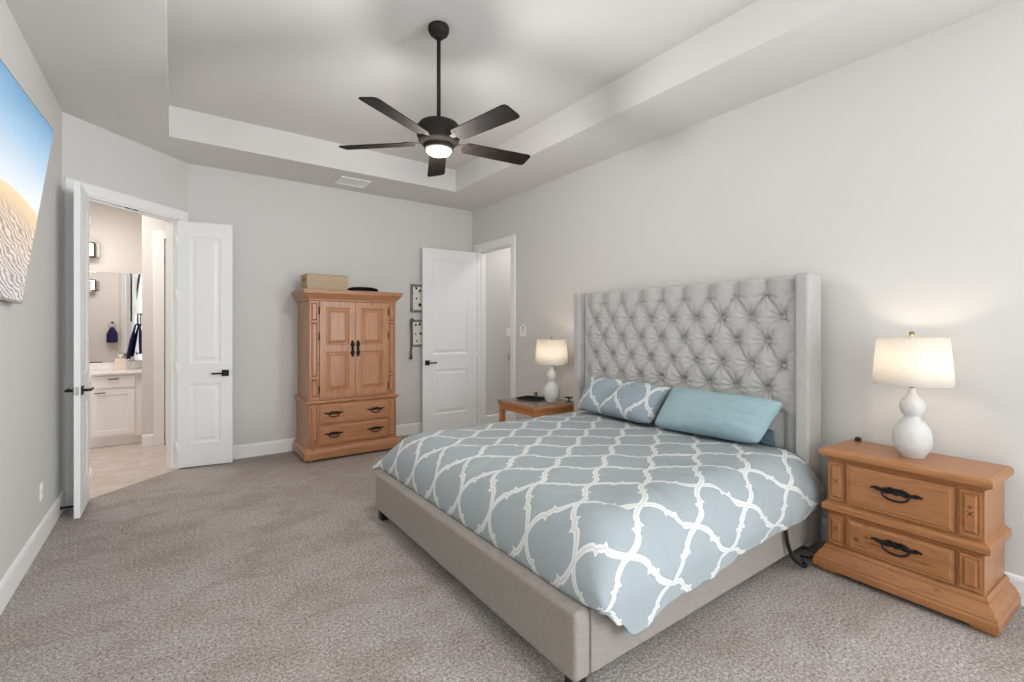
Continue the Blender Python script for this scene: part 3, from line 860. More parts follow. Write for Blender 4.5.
# pillows: a puffed cushion stretched between four corner points
def pillow(name, mat, BL, BR, TR, TL, T, label, uvo=(0, 0), uvs_=(1, 1), crease=0.0, seed=0, group=None):
    BL, BR, TR, TL = map(Vector, (BL, BR, TR, TL))
    W = ((BR-BL).length+(TR-TL).length)/2; H = ((TL-BL).length+(TR-BR).length)/2
    nrm = (BR-BL).cross(TL-BL).normalized()
    bm = bm_new(); uvl = bm.loops.layers.uv.new('UVMap'); n, m = 56, 40; uvd = {}
    G = {}
    for side in (1, -1):
        for j in range(m+1):
            for i in range(n+1):
                if side < 0 and (i in (0, n) or j in (0, m)):
                    G[(side, i, j)] = G[(1, i, j)]; continue
                a = -1+2*i/n; b = -1+2*j/m
                a2 = a*(1-.03*(1-b*b)*abs(a)**3-.05*(a*b)**6); b2 = b*(1-.06*(1-a*a)*abs(b)**3-.08*(a*b)**6)
                s, t = (a2+1)/2, (b2+1)/2
                p = (BL*(1-s)+BR*s)*(1-t) + (TL*(1-s)+TR*s)*t
                th = T*.5*(max(0, (1-abs(a)**3.2))*max(0, (1-abs(b)**2.8)))**.5
                th *= 1 + .12*noise.noise(Vector((a*1.6+seed, b*1.6, seed)))
                if crease: th -= crease*math.exp(-((a+.22-.25*b)/.15)**2)*max(0, (1-.7*abs(b)**3))*T*.5
                wr = .006*noise.noise(Vector((a*5+seed, b*4, 1)))*(1-abs(a)**6)*(1-abs(b)**6)
                # gathers near the short ends
                wr += .004*math.sin(b*14+seed)*max(0, abs(a)-.55)*(1-abs(a))*4
                vtx = bm.verts.new(p + nrm*side*(th+wr)); G[(side, i, j)] = vtx
                uvd[vtx] = (b*H/2*uvs_[0]+uvo[0], -a*W/2*uvs_[1]+uvo[1])
        for j in range(m):
            for i in range(n):
                q = [G[(side, i, j)], G[(side, i+1, j)], G[(side, i+1, j+1)], G[(side, i, j+1)]]
                if side < 0: q.reverse()
                f = bm.faces.new(q); f.smooth = True
                for lp in f.loops: lp[uvl].uv = uvd[lp.vert]
    o = obj(name, bm, mat, recalc=True)
    return tag(o, label, 'pillow', group)
pillow('pillow', 'trellis_pillow', (2.955, 3.085, .652), (2.930, 2.265, .648), (3.130, 2.200, .935), (3.140, 3.110, .945), .20,
       'blue grey pillow with white trellis lines leaning on the headboard', uvo=(-.03, .03), crease=.60, seed=3)
pillow('pillow', 'teal', (2.900, 2.225, .652), (2.990, 1.480, .648), (3.120, 1.375, .925), (3.120, 2.200, .935), .20,
       'plain teal pillow leaning on the headboard nearest the lit nightstand', seed=11)
pillow('pillow', 'slate', (3.125, 1.90, .630), (3.130, 1.440, .618), (3.175, 1.470, .72), (3.175, 1.90, .78), .05,
       'slate blue pillow mostly hidden behind the plain teal pillow', seed=5)

# ------------------------------------------------------------------ lamps
def make_lamp(label, loc):
    l = thing('table_lamp', label, 'lamp', loc, group='matching gourd table lamps')
    prof = [(.001, 0), (.050, 0), (.054, .004)]
    def arc(zc, r, rz, z0, z1, n):
        return [(r*math.sqrt(max(0, 1-((z-zc)/rz)**2)), z) for z in [z0+(z1-z0)*i/n for i in range(n+1)]]
    prof += arc(.098, .084, .115, .012, .185, 18)
    prof += [(.040, .200), (.034, .212)]
    prof += arc(.268, .054, .062, .222, .318, 14)
    prof += [(.022, .330), (.017, .340), (.016, .365), (.001, .366)]
    bm = bm_new(); add_lathe(bm, prof, 48); obj('base', bm, 'ceramic', l)
    bm = bm_new(); add_lathe(bm, [(.008, .36), (.008, .40), (.016, .402), (.016, .44), (.001, .441)], 20); obj('socket', bm, 'brass', l)
    bm = bm_new(); add_lathe(bm, [(.012, .44), (.02, .455), (.03, .485), (.027, .51), (.012, .528), (.001, .53)], 20); obj('bulb', bm, 'bulb', l)
    # shade: a drum with thickness, rings and spider
    bm = bm_new(); zb, zt, rb, rt = .388, .640, .171, .151
    add_lathe(bm, [(rb, zb), (rt, zt), (rt-.002, zt), (rb-.002, zb), (rb, zb)], 64, cap=False)
    sh = obj('lamp_shade', bm, 'shade', l)
    for r, z in ((rb-.004, zb+.006),):
        bm = bm_new(); add_tube(bm, [(r*math.cos(2*PI*k/48), r*math.sin(2*PI*k/48), z) for k in range(49)], .0022, 6, False); obj('shade_ring', bm, 'brass', sh)
    bm = bm_new(); r = rt-.004; z = zt-.006
    add_tube(bm, [(r*math.cos(2*PI*k/48), r*math.sin(2*PI*k/48), z) for k in range(49)], .0022, 6, False)
    for k in range(3):
        a = 2*PI*k/3; add_tube(bm, [(0, 0, zt-.012), (math.cos(a)*(rt-.004), math.sin(a)*(rt-.004), zt-.008)], .002, 6)
    obj('shade_spider', bm, 'brass', sh)
    bm = bm_new(); add_tube(bm, smooth_path([(.016, 0, .41), (.05, 0, .44), (.055, 0, .53), (.03, 0, .61), (.0, 0, .634)], 6), .002, 6)
    add_tube(bm, smooth_path([(-.016, 0, .41), (-.05, 0, .44), (-.055, 0, .53), (-.03, 0, .61), (.0, 0, .634)], 6), .002, 6)
    obj('harp', bm, 'brass', l)
    bm = bm_new(); add_lathe(bm, [(.006, .634), (.006, .648), (.012, .650), (.014, .658), (.010, .666), (.001, .669)], 20); obj('finial', bm, 'brass', l)
    return l
NT_Z, ST_Z = .700, .628
L1 = (3.20, .777, NT_Z); L2 = (3.150, 3.665, ST_Z)
lampo = make_lamp('white gourd table lamp lit on the pine nightstand beside the bed', L1)
dup_tree(lampo, L2, .6, 'white gourd table lamp lit on the small glass-topped side table', 'matching gourd table lamps')
for p in (L1, L2):
    point('lamp_light', (p[0], p[1], p[2]+.55), 2.1, (1.0, .84, .66), .035)

# ------------------------------------------------------------------ nightstand
def bail_pull(parent, x, z, y, s=1.0):
    """scrolled plate with a hanging bail, one mesh"""
    bm = bm_new()
    pts = [(-.105, .006), (-.085, .018), (-.06, .012), (-.04, .024), (-.018, .018), (0, .028), (.018, .018), (.04, .024), (.06, .012), (.085, .018), (.105, .006),
           (.085, -.002), (.06, -.004), (.04, -.010), (.018, -.004), (0, -.010), (-.018, -.004), (-.04, -.010), (-.06, -.004), (-.085, -.002)]
    for sg in (-1, 1):
        add_tube(bm, smooth_path([(x+s*sg*.112, y-.005, z+.006*s), (x+s*sg*.085, y-.006, z+.014*s), (x+s*sg*.062, y-.006, z+.002*s), (x+s*sg*.050, y-.007, z+.018*s)], 5), .0055*s, 8)
        add_tube(bm, smooth_path([(x+s*sg*.062, y-.006, z-.004*s), (x+s*sg*.030, y-.007, z+.024*s), (x+s*sg*.006, y-.007, z+.016*s), (x+s*sg*.016, y-.008, z+.002*s), (x+s*sg*.034, y-.008, z+.008*s)], 5), .0055*s, 8)
        add_tube(bm, [(x+s*sg*.060, y-.012, z+.002*s), (x+s*sg*.060, y+.001, z+.002*s)], .010*s, 10)
    add_tube(bm, smooth_path([(x-s*.060, y-.013, z), (x-s*.052, y-.017, z-.018*s), (x-s*.028, y-.020, z-.030*s), (x, y-.021, z-.033*s), (x+s*.028, y-.020, z-.030*s), (x+s*.052, y-.017, z-.018*s), (x+s*.060, y-.013, z)], 5), .0058*s, 8)
    add_prism(bm, [(x+a*s, z+b*s) for a, b in pts], y-.005, y, 'y')
    return obj('drawer_pull', bm, 'iron', parent)
# local: x along the front, front at y=0 facing -y, depth to +y
ns = thing('nightstand', 'carved pine nightstand with two drawers and a flared base', 'nightstand', (2.985, .795, 0), -PI/2 - math.radians(2.5))
ns.scale = (.955, 1, 1)
ND = .40
bm = bm_new(); add_mould(bm, -.345, .345, .040, ND, [(.030, .030), (.052, .030), (.052, .062), (.047, .070), (.047, .080), (.040, .086), (.030, .108), (.014, .124), (.010, .128), (.010, .140), (.004, .148), (0, .155)])
obj('plinth', bm, 'pine_x', ns)
for sx in (-.335, .335):
    for yy in (.05, ND-.06):
        bm = bm_new(); add_box(bm, sx-.05, sx+.05, yy-.035, yy+.035, 0, .031, .008); obj('foot', bm, 'pine_x', ns)
bm = bm_new(); add_box(bm, -.337, .337, .045, ND, .15, .650); obj('carcass', bm, 'pine_z', ns)
bm = bm_new(); add_mould(bm, -.337, .337, .045, ND, [(.0, .340), (.010, .345), (.018, .352), (.026, .357), (.026, .384), (.019, .392), (.009, .398), (.0, .404)]); obj('waist_moulding', bm, 'pine_x', ns)
bm = bm_new(); add_mould(bm, -.337, .337, .045, ND, [(.0, .640), (.010, .646), (.016, .654), (.030, .658), (.036, .666), (.036, .682), (.031, .693), (.020, NT_Z)]); obj('top', bm, 'pine_x', ns)
for z0, z1 in ((.168, .330), (.416, .630)):
    for x0, x1 in ((-.328, -.252), (.252, .328)):
        bm = bm_new(); zm = (z0+z1)/2
        add_panelled(bm, x0, x1, .030, .046, z0, z1, [(x0+.006, x1-.006, z0+.012, z1-.012)], [(.004, .004), (.014, -.006), (.016, -.006)], False)
        cp = obj('corner_panel', bm, 'pine_figured' if (z0 < .4) == (x0 < 0) else 'pine_z', ns)
        if z0 > .4:   # carved cross on the upper blocks
            bm = bm_new(); cx = (x0+x1)/2
            add_tube(bm, [(cx-.012, .0238, zm-.014), (cx+.012, .0238, zm+.014)], .0016, 6); add_tube(bm, [(cx-.012, .0238, zm+.014), (cx+.012, .0238, zm-.014)], .0016, 6)
            obj('carved_cross', bm, 'iron', cp)
    bm = bm_new(); add_panelled(bm, -.232, .232, .028, .046, z0, z1, [(-.226, .226, z0+.006, z1-.006)], [(.003, .0), (.012, -.006), (.014, -.006)], False)
    dr = obj('drawer', bm, 'pine_figured' if z0 < .4 else 'pine_x', ns); bail_pull(dr, .0, (z0+z1)/2+.012, .022)

# small black thing on the nightstand
bm = bm_new(); add_box(bm, -.016, .016, -.014, .014, 0, .022, .004); add_tube(bm, [(0, 0, .02), (0, 0, .027)], .006, 10)
sb = obj('charger_block', bm, 'black_plastic'); sb.location = (3.37, 1.075, NT_Z); tag(sb, 'small black charger block on the pine nightstand by the wall', 'charger')

# ------------------------------------------------------------------ glass-topped side table
st = thing('side_table', 'small oak side table with a glass top between bed and doorway', 'table', (2.80, 3.500, 0))
tw, td = .640, .56   # width along y, depth along x
bm = bm_new(); add_box(bm, 0, td, 0, tw, ST_Z-.040, ST_Z-.010, .006, 3); obj('top_frame', bm, 'oak_x', st)
bm = bm_new(); add_box(bm, -.012, td+.008, .016, tw+.018, ST_Z-.0095, ST_Z, .002); obj('glass_top', bm, 'table_glass', st)
for nm, b in (('apron', (.02, .04, .03, tw-.03)), ('apron', (td-.04, td-.02, .03, tw-.03)), ('apron', (.04, td-.04, .02, .04)), ('apron', (.04, td-.04, tw-.04, tw-.02))):
    bm = bm_new(); add_box(bm, b[0], b[1], b[2], b[3], ST_Z-.100, ST_Z-.040, .002); obj(nm, bm, 'oak_x', st)
for x in (.012, td-.062):
    for y in (.012, tw-.062):
        bm = bm_new(); add_box(bm, x, x+.05, y, y+.05, 0, ST_Z-.040, .005); obj('leg', bm, 'oak_z', st)
tc = thing('tablet_case', 'dark flat tablet case lying on the side table behind the lamp', 'tablet', (3.10, 3.93, ST_Z), .35)
bm = bm_new(); add_box(bm, -.10, .10, -.13, .13, 0, .016, .004); obj('case', bm, 'black_plastic', tc)
bm = bm_new(); add_box(bm, -.094, .094, -.124, .124, .0162, .0185, .001); obj('cover', bm, 'felt', tc)
tr = thing('wristwatch', 'small dark wristwatch standing on the flat tablet case', 'watch', (3.085, 3.845, ST_Z+.0185), .4)
bm = bm_new(); add_tube(bm, [(.028*math.cos(2*PI*k/24), 0, .030+.024*math.sin(2*PI*k/24)) for k in range(25)], .006, 8, False); obj('strap', bm, 'black_plastic', tr)
bm = bm_new(); add_box(bm, -.018, .018, -.016, .016, .050, .062, .004); obj('watch_case', bm, 'iron', tr)
pc = thing('phone_stand', 'small black phone stand on the side table against the headboard wing', 'stand', (3.29, 3.555, ST_Z), .3)
bm = bm_new(); add_box(bm, -.025, .025, -.025, .025, 0, .008, .003); add_tube(bm, [(0, 0, .006), (0, 0, .04)], .008, 10); obj('foot', bm, 'black_plastic', pc)
bm = bm_new(); add_box(bm, -.018, .018, -.04, .04, .038, .052, .004); obj('cradle', bm, 'black_plastic', pc)

# ------------------------------------------------------------------ armoire
ar = thing('armoire', 'tall pine armoire with two panelled doors over two drawers', 'armoire', (1.600, 5.145, 0))
AD = .565; hw = .475
bm = bm_new(); add_box(bm, -hw, hw, .004, AD, .13, .625); add_box(bm, -hw+.012, hw-.012, .004, AD, .60, 1.70); obj('carcass', bm, 'knotty_z', ar)
bm = bm_new(); add_mould(bm, -hw, hw, 0, AD, [(.022, .025), (.042, .025), (.042, .090), (.034, .098), (.028, .118), (.014, .134), (.004, .142), (0, .146)]); obj('plinth', bm, 'knotty_x', ar)
for sx in (-.44, .44):
    for yy in (.02, AD-.06):
        bm = bm_new(); add_lathe(bm, [(.03, 0), (.042, .006), (.044, .016), (.036, .026)], 20, sx, yy); obj('bun_foot', bm, 'knotty_x', ar)
bm = bm_new(); add_mould(bm, -hw, hw, 0, AD, [(0, .588), (.010, .592), (.020, .600), (.026, .610), (.020, .622), (.006, .630), (-.012, .636)]); obj('waist_moulding', bm, 'knotty_x', ar)
bm = bm_new(); add_mould(bm, -hw+.012, hw-.012, .004, AD, [(0, 1.668), (.010, 1.674), (.012, 1.690), (.020, 1.700), (.040, 1.722), (.058, 1.748), (.062, 1.752), (.062, 1.766), (.068, 1.770), (.068, 1.784), (.060, 1.790)]); obj('cornice', bm, 'knotty_x', ar)
for sg in (-1, 1):
    # upper pilaster: three raised blocks, lower one block
    bm = bm_new(); x0, x1 = (-.463, -.372) if sg < 0 else (.372, .463)
    add_panelled(bm, x0, x1, -.008, .005, .650, 1.662, [(x0+.016, x1-.016, .668, .852), (x0+.016, x1-.016, .880, 1.440), (x0+.016, x1-.016, 1.468, 1.650)], [(.002, .006), (.014, -.008), (.016, -.008)], False)
    for z in (.866, 1.454): add_box(bm, x0+.008, x1-.004, -.022, -.004, z-.012, z+.012, .005)
    obj('pilaster', bm, 'knotty_z', ar)
    bm = bm_new(); x0, x1 = (-.470, -.372) if sg < 0 else (.372, .470)
    add_panelled(bm, x0, x1, -.010, .005, .150, .584, [(x0+.016, x1-.016, .168, .568)], [(.002, .006), (.014, -.008), (.016, -.008)], False)
    obj('pilaster', bm, 'knotty_z', ar)
    x0, x1 = (-.368, -.002) if sg < 0 else (.002, .368)
    bm = bm_new(); add_panelled(bm, x0, x1, -.022, .002, .656, 1.664, [(x0+.062, x1-.062, .722, 1.135), (x0+.062, x1-.062, 1.205, 1.602)], [(.004, .006), (.010, .012), (.018, .012), (.050, -.002), (.052, -.002)], False)
    d = obj('door', bm, 'knotty_z', ar)
    # tall scrolled pull beside the meeting edge
    hx = sg*.030; bm = bm_new(); yy = -.026
    Z_ = lambda z: 1.165 + (z-1.16)*.72
    add_tube(bm, smooth_path([(hx+a, yy+b, Z_(c)) for a, b, c in ((0, 0, 1.262), (.012, -.003, 1.240), (-.014, -.003, 1.222), (.012, -.004, 1.205), (0, -.014, 1.19), (0, -.018, 1.16), (0, -.014, 1.13), (.012, -.004, 1.115), (-.014, -.003, 1.098), (.012, -.003, 1.080), (0, 0, 1.060))], 5), .0085, 8)
    add_prism(bm, [(hx+a, Z_(c)) for a, c in ((-.010, 1.06), (.010, 1.06), (.024, 1.10), (.012, 1.13), (.012, 1.19), (.024, 1.22), (.010, 1.262), (-.010, 1.262), (-.024, 1.22), (-.012, 1.19), (-.012, 1.13), (-.024, 1.10))], -.027, -.022, 'y')
    add_lathe(bm, [(.012, Z_(1.25)), (.016, Z_(1.262)), (.001, Z_(1.29))], 12, hx, yy+.004); add_lathe(bm, [(.001, Z_(1.03)), (.016, Z_(1.058)), (.012, Z_(1.07))], 12, hx, yy+.004)
    obj('door_pull', bm, 'iron', d)
    for z in (.74, 1.30, 1.57):
        bm = bm_new(); xh = sg*.371; add_tube(bm, [(xh, -.024, z-.03), (xh, -.024, z+.03)], .006, 8); add_lathe(bm, [(.001, z+.028), (.008, z+.034), (.001, z+.044)], 10, xh, -.024); add_lathe(bm, [(.001, z-.044), (.008, z-.034), (.001, z-.028)], 10, xh, -.024)
        obj('hinge', bm, 'iron', d)
for z0, z1 in ((.158, .362), (.374, .578)):
    bm = bm_new(); add_panelled(bm, -.368, .368, -.016, .004, z0, z1, [(-.362, .362, z0+.006, z1-.006)], [(.002, 0), (.014, -.008), (.016, -.008)], False)
    d = obj('drawer', bm, 'knotty_x', ar)
    for sx in (-.225, .225): bail_pull(d, sx, (z0+z1)/2+.006, -.024, .88)

# on the armoire: basket and cap
bk_ = thing('wicker_basket', 'tan woven seagrass basket on top of the pine armoire', 'basket', (1.355, 5.42, 1.790), 0)
bm = bm_new(); W2, D2, Hh, th = .215, .15, .168, .012
out = [(-W2, -D2), (W2, -D2), (W2, D2), (-W2, D2)]
def rect_ring(w, d, z): return [bm.verts.new((x*w, y*d, z)) for x, y in ((-1, -1), (1, -1), (1, 1), (-1, 1))]
r0 = rect_ring(W2-.008, D2-.008, 0); r1 = rect_ring(W2-.004, D2-.004, Hh*.5); r2 = rect_ring(W2, D2, Hh); r3 = rect_ring(W2-th, D2-th, Hh); r4 = rect_ring(W2-th-.006, D2-th-.006, .012)
bm.faces.new(list(reversed(r0)))
for a, b in ((r0, r1), (r1, r2), (r2, r3), (r3, r4)):
    for k in range(4): bm.faces.new((a[k], a[(k+1) % 4], b[(k+1) % 4], b[k]))
bm.faces.new(r4)
obj('body', bm, 'wicker', bk_)
bm = bm_new()
pr = [(-W2+.004, -D2+.004, Hh), (W2-.004, -D2+.004, Hh), (W2-.004, D2-.004, Hh), (-W2+.004, D2-.004, Hh), (-W2+.004, -D2+.004, Hh)]
pp = []
for a, b in zip(pr, pr[1:]):
    for k in range(12): pp.append(tuple(a[i]+(b[i]-a[i])*k/12 for i in range(3)))
pp.append(pr[-1]); add_tube(bm, pp, .0095, 8, False); obj('rim', bm, 'wicker', bk_)
for sg in (-1, 1):
    bm = bm_new(); add_tube(bm, [(sg*(W2-.008), 0, .118), (sg*(W2+.0015), 0, .118)], .020, 16)
    bmesh.ops.scale(bm, verts=bm.verts[:], vec=(1, 1.7, 1)); obj('hand_hole', bm, 'black_plastic', bk_)  # solid black oval in place of the shade inside the hole
cp = thing('flat_cap', 'flat round black cap lying on top of the pine armoire', 'hat', (1.760, 5.36, 1.790))
bm = bm_new(); add_lathe(bm, [(.001, .0), (.155, .0), (.168, .010), (.172, .028), (.160, .046), (.120, .058), (.05, .064), (.001, .065)], 48); obj('crown', bm, 'felt', cp)
bm = bm_new(); add_lathe(bm, [(.158, .0), (.171, .0), (.1735, .008), (.170, .016), (.160, .014)], 48, cap=False); obj('band', bm, 'black_plastic', cp)

# ------------------------------------------------------------------ television
tl = thing('television', 'large wall television tilted forward, showing pale desert dunes', 'television')
T = Vector((-.532, 3.555, 2.468)); B = Vector((-.652, 3.530, 1.512))
up = (T-B).normalized(); along = Vector((-.062, -1, 0)); along = (along - up*along.dot(up)).normalized()   # toward the camera
Hh = (T-B).length; Wd = Hh*16/9
nr = up.cross(along).normalized()
if nr.x < 0: nr = -nr
ctr = (T+B)/2 + along*Wd/2
# local: x = picture's left to right seen from the room, y = up, z = out of the screen
mx = Matrix((( -along.x, up.x, nr.x, ctr.x), (-along.y, up.y, nr.y, ctr.y), (-along.z, up.z, nr.z, ctr.z), (0, 0, 0, 1)))
tl.matrix_world = mx
bm = bm_new(); add_box(bm, -Wd/2, Wd/2, -Hh/2, Hh/2, -.030, 0, .003); add_box(bm, -Wd*.3, Wd*.3, -Hh*.35, Hh*.2, -.052, -.028, .006); obj('housing', bm, 'black_plastic', tl)
bm = bm_new(); uvl = bm.loops.layers.uv.new('UVMap'); e = .006
vs = [bm.verts.new(c) for c in ((-Wd/2+e, -Hh/2+.014, .0006), (Wd/2-e, -Hh/2+.014, .0006), (Wd/2-e, Hh/2-e, .0006), (-Wd/2+e, Hh/2-e, .0006))]
f = bm.faces.new(vs)
for lp, c in zip(f.loops, ((0, 0), (1, 0), (1, 1), (0, 1))): lp[uvl].uv = c
obj('screen', bm, 'screen', tl, recalc=False)
bm = bm_new(); add_box(bm, -Wd/2, Wd/2, -Hh/2, -Hh/2+.013, 0, .004, .001); obj('lower_bezel', bm, 'chrome', tl)
bm = bm_new(); add_box(bm, -.2, .2, -.12, .12, -.064, -.05, .003); obj('wall_mount', bm, 'black_metal', tl)

# ------------------------------------------------------------------ ceiling fan
fan = thing('ceiling_fan', 'dark bronze five-blade ceiling fan with lit round lamp', 'ceiling fan', (1.376, 2.705, .012), -math.radians(2.65))
TF = TZ - .012
bm = bm_new(); add_lathe(bm, [(.062, TF), (.067, TF-.010), (.066, TF-.030), (.057, TF-.050), (.036, TF-.061), (.028, TF-.066), (.028, TF-.076), (.016, TF-.079), (.001, TF-.079)], 40); obj('ceiling_cup', bm, 'bronze', fan)
bm = bm_new(); add_lathe(bm, [(.0125, 2.70), (.0125, TF-.070)], 20); obj('downrod', bm, 'bronze', fan)
bm = bm_new(); add_lathe(bm, [(.016, 2.722), (.024, 2.714), (.034, 2.700), (.090, 2.692), (.122, 2.678), (.138, 2.656), (.142, 2.630), (.138, 2.598), (.128, 2.583), (.128, 2.570), (.114, 2.554), (.098, 2.540), (.092, 2.536), (.001, 2.536)], 56); obj('motor_housing', bm, 'bronze', fan)
bm = bm_new(); add_lathe(bm, [(.092, 2.538), (.094, 2.520), (.088, 2.512), (.077, 2.512)], 48, cap=False); obj('lamp_ring', bm, 'bronze', fan)
bm = bm_new(); add_lathe(bm, [(.078, 2.520), (.078, 2.508), (.070, 2.494), (.050, 2.484), (.024, 2.479), (.001, 2.478)], 48); obj('lamp_lens', bm, 'fan_glow', fan)
for k in range(5):
    a = math.radians(67.5 + 72*k)
    R = Matrix.Rotation(a, 4, 'Z') @ Matrix.Translation((0, 0, 2.560)) @ Matrix.Rotation(math.radians(-12), 4, 'X')
    bm = bm_new()
    r0, r1, w0, w1 = .165, .655, .058, .068
    ol = [(r0, -w0*.55), (r0+.02, -w0), (r1-.03, -w1), (r1-.008, -w1+.006), (r1, -w1+.024), (r1, w1-.024), (r1-.008, w1-.006), (r1-.03, w1), (r0+.02, w0), (r0, w0*.55)]
    add_prism(bm, ol, -.003, .003, 'z', .001); bl_ = obj('blade', bm, 'blade', fan, R)
    bm = bm_new()
    add_prism(bm, [(.085, -.016), (.15, -.018), (.20, -.040), (.235, -.036), (.235, .036), (.20, .040), (.15, .018), (.085, .016)], .0035, .009, 'z', .0015)
    for px_, py_ in ((.19, -.022), (.19, .022), (.222, 0)): add_lathe(bm, [(.006, -.006), (.006, -.0035), (.001, -.007)], 10, px_, py_)
    obj('blade_iron', bm, 'bronze', bl_)
point('fan_lamp', (1.376, 2.705, 2.395), 38, (1.0, .975, .945), .08)

# ceiling register
vt = thing('ceiling_vent', 'white louvred air register in the ceiling above the armoire', 'vent', (1.655, 5.375, CZ), 0)
bm = bm_new(); vw, vd = .165, .145
for x0, x1, y0, y1 in ((-vw, vw, -vd, -vd+.022), (-vw, vw, vd-.022, vd), (-vw, -vw+.022, -vd+.022, vd-.022), (vw-.022, vw, -vd+.022, vd-.022), (-.009, .009, -vd+.022, vd-.022)):
    add_box(bm, x0, x1, y0, y1, -.010, 0, .003)
obj('frame', bm, 'white_plastic', vt)
bm = bm_new(); add_box(bm, -vw+.01, vw-.01, -vd+.01, vd-.01, -.0015, -.0005); obj('back_plate', bm, 'white_plastic', vt)
for k in range(9):
    y = -vd+.038 + k*(2*vd-.076)/8
    bm = bm_new(); add_box(bm, -vw+.022, vw-.022, -.012, .012, -.001, .001); bmesh.ops.rotate(bm, verts=bm.verts[:], cent=(0, 0, 0), matrix=Matrix.Rotation(math.radians(7), 3, 'X')); bmesh.ops.translate(bm, verts=bm.verts[:], vec=(0, y, -.0065))
    obj('louvre', bm, 'white_plastic', vt)

# ------------------------------------------------------------------ things on the walls
def frame_print(x, z0, z1, label, seed):
    w = .30; rnd = random.Random(seed)
    p = thing('picture_frame', label, 'picture', (x, YF, z0))
    h = z1-z0; fw = .032; bm = bm_new()
    for a, b, c, d in ((0, fw, 0, h), (w-fw, w, 0, h), (fw, w-fw, 0, fw), (fw, w-fw, h-fw, h)): add_box(bm, a, b, -.022, -.001, c, d, .003)
    obj('frame', bm, 'grey_wood', p)
    bm = bm_new(); add_box(bm, fw-.002, w-fw+.002, -.010, -.001, fw-.002, h-fw+.002); pr_ = obj('mount', bm, 'paper', p)
    bm = bm_new()
    for i in range(3):
        for j in range(3):
            if rnd.random() < .3: continue
            cx = fw+.045+i*.062+rnd.uniform(-.012, .012); cz = fw+.06+j*(h-2*fw-.10)/2+rnd.uniform(-.02, .02); s = rnd.uniform(.014, .024)
            n = rnd.randint(5, 8); a0 = rnd.uniform(0, 6)
            add_prism(bm, [(cx+s*rnd.uniform(.45, 1.15)*math.cos(a0+2*PI*q/n), cz+s*rnd.uniform(.45, 1.15)*math.sin(a0+2*PI*q/n)) for q in range(n)], -.0112, -.0102, 'y')
    obj('printed_motif', bm, 'ink', pr_)
    return p
frame_print(2.506, 1.592, 1.962, 'upper grey framed print half hidden behind the open white door', 1)
frame_print(2.506, 1.138, 1.497, 'lower grey framed print, tasselled cord over its corner, behind the door', 2)
ts = thing('tassel_cord', 'grey cord with tassel hung over the corner of the lower print', 'tassel', (2.515, YF-.03, 0))
bm = bm_new(); add_tube(bm, smooth_path([(.02, -.004, 1.48), (.006, -.008, 1.505), (-.012, -.006, 1.49), (-.014, -.006, 1.42), (-.004, -.006, 1.32), (.0, -.006, 1.20), (-.012, -.006, 1.09)], 6), .012, 8); obj('cord', bm, 'cord', ts)
bm = bm_new(); add_lathe(bm, [(.004, 1.095), (.014, 1.085), (.010, 1.072), (.013, 1.06), (.022, .98), (.001, .978)], 16, -.012, -.006); obj('tassel', bm, 'cord', ts)

# fan control in its plate on the right wall, local frame facing the room
def on_right_wall(y, z): return Matrix.Translation((XR, y, z)) @ Matrix.Rotation(-PI/2, 4, 'Z')
sw = thing('switch_plate', 'white double switch plate beside the hallway door casing', 'switch'); sw.matrix_world = on_right_wall(4.545, 1.345)
bm = bm_new(); add_box(bm, -.060, .060, -.006, 0, -.062, .062, .003); obj('plate', bm, 'white_plastic', sw)
for sx in (-.03,):
    bm = bm_new(); add_box(bm, sx-.017, sx+.017, -.009, -.005, -.034, .034, .002); obj('rocker', bm, 'white_plastic', sw)
fr = thing('fan_remote', 'white fan remote in its cradle on the switch plate', 'remote'); fr.matrix_world = on_right_wall(4.515, 1.375)
bm = bm_new(); add_box(bm, -.024, .024, -.026, -.0065, -.055, .055, .006, 3); obj('body', bm, 'white_plastic', fr)
bm = bm_new(); add_box(bm, -.014, .014, -.0275, -.0255, .002, .034, .001)
for k in range(2): add_box(bm, -.014, .014, -.0275, -.0255, -.034+k*.016, -.024+k*.016, .001)
obj('button_pad', bm, 'grey_plastic', fr)
hs = thing('light_switch', 'white light switch on the hallway wall seen through the open door', 'switch', (4.005, 5.640, 1.325))
bm = bm_new(); add_box(bm, -.037, .037, -.006, 0, -.058, .058, .003); obj('plate', bm, 'white_plastic', hs)
bm = bm_new(); add_box(bm, -.017, .017, -.009, -.005, -.034, .034, .002); obj('rocker', bm, 'white_plastic', hs)
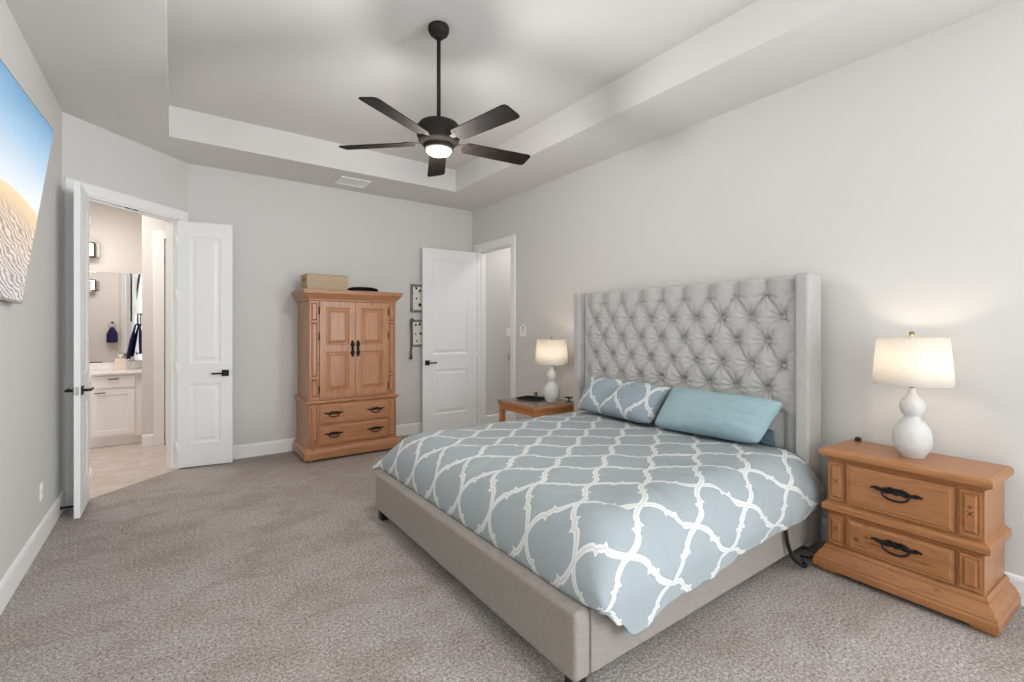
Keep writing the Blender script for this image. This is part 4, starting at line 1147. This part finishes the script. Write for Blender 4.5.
bm = bm_new(); add_box(bm, -.012, .012, -.004, 0, -.04, .04, .001); wp = obj('wall_plate', bm, 'chrome'); wp.location = (4.02, 5.640, .955)
tag(wp, 'small grey metal plate on the hallway wall below its switch', 'plate')
ol_ = thing('wall_outlet', 'white power outlet low on the wall under the television', 'outlet'); ol_.matrix_world = Matrix.Translation((XL, 4.225, .335)) @ Matrix.Rotation(PI/2, 4, 'Z')
bm = bm_new(); add_box(bm, -.036, .036, -.006, 0, -.058, .058, .003); obj('plate', bm, 'white_plastic', ol_)
bm = bm_new()
for z in (-.026, .026): add_box(bm, -.016, .016, -.008, -.005, z-.014, z+.014, .003)
obj('socket', bm, 'white_plastic', ol_)
ds = thing('door_stop', 'black spring door stop on the baseboard behind the edge-on door', 'door stop', (XL+.016, 4.76, .055))
bm = bm_new(); add_lathe(bm, [(.014, 0), (.014, .006), (.007, .008), (.007, .070), (.001, .071)], 14); bmesh.ops.rotate(bm, verts=bm.verts[:], cent=(0, 0, 0), matrix=Matrix.Rotation(PI/2, 3, 'Y')); obj('spring', bm, 'black_metal', ds)
bm = bm_new(); add_lathe(bm, [(.010, .068), (.012, .074), (.010, .084), (.001, .085)], 14); bmesh.ops.rotate(bm, verts=bm.verts[:], cent=(0, 0, 0), matrix=Matrix.Rotation(PI/2, 3, 'Y')); obj('rubber_tip', bm, 'black_plastic', ds)

# black hose and cord beside the bed
bm = bm_new(); add_tube(bm, smooth_path([(2.80, 1.238, .268), (2.803, 1.238, .24), (2.82, 1.234, .16), (2.85, 1.215, .08), (2.905, 1.185, .032), (2.95, 1.200, .022)], 8), [.011]*40+[.016], 10)
tag(obj('hose', bm, 'black_plastic'), 'thick black hose hanging from under the comforter to the carpet', 'hose')
bm = bm_new(); add_tube(bm, smooth_path([(2.952, 1.200, .035), (2.955, 1.21, .055), (2.99, 1.235, .050), (3.08, 1.222, .018), (3.20, 1.205, .010), (3.33, 1.19, .010), (3.40, 1.15, .012)], 8), .0065, 8)
tag(obj('power_cord', bm, 'black_plastic'), 'thin black power cord running from the hose to behind the nightstand', 'cord')
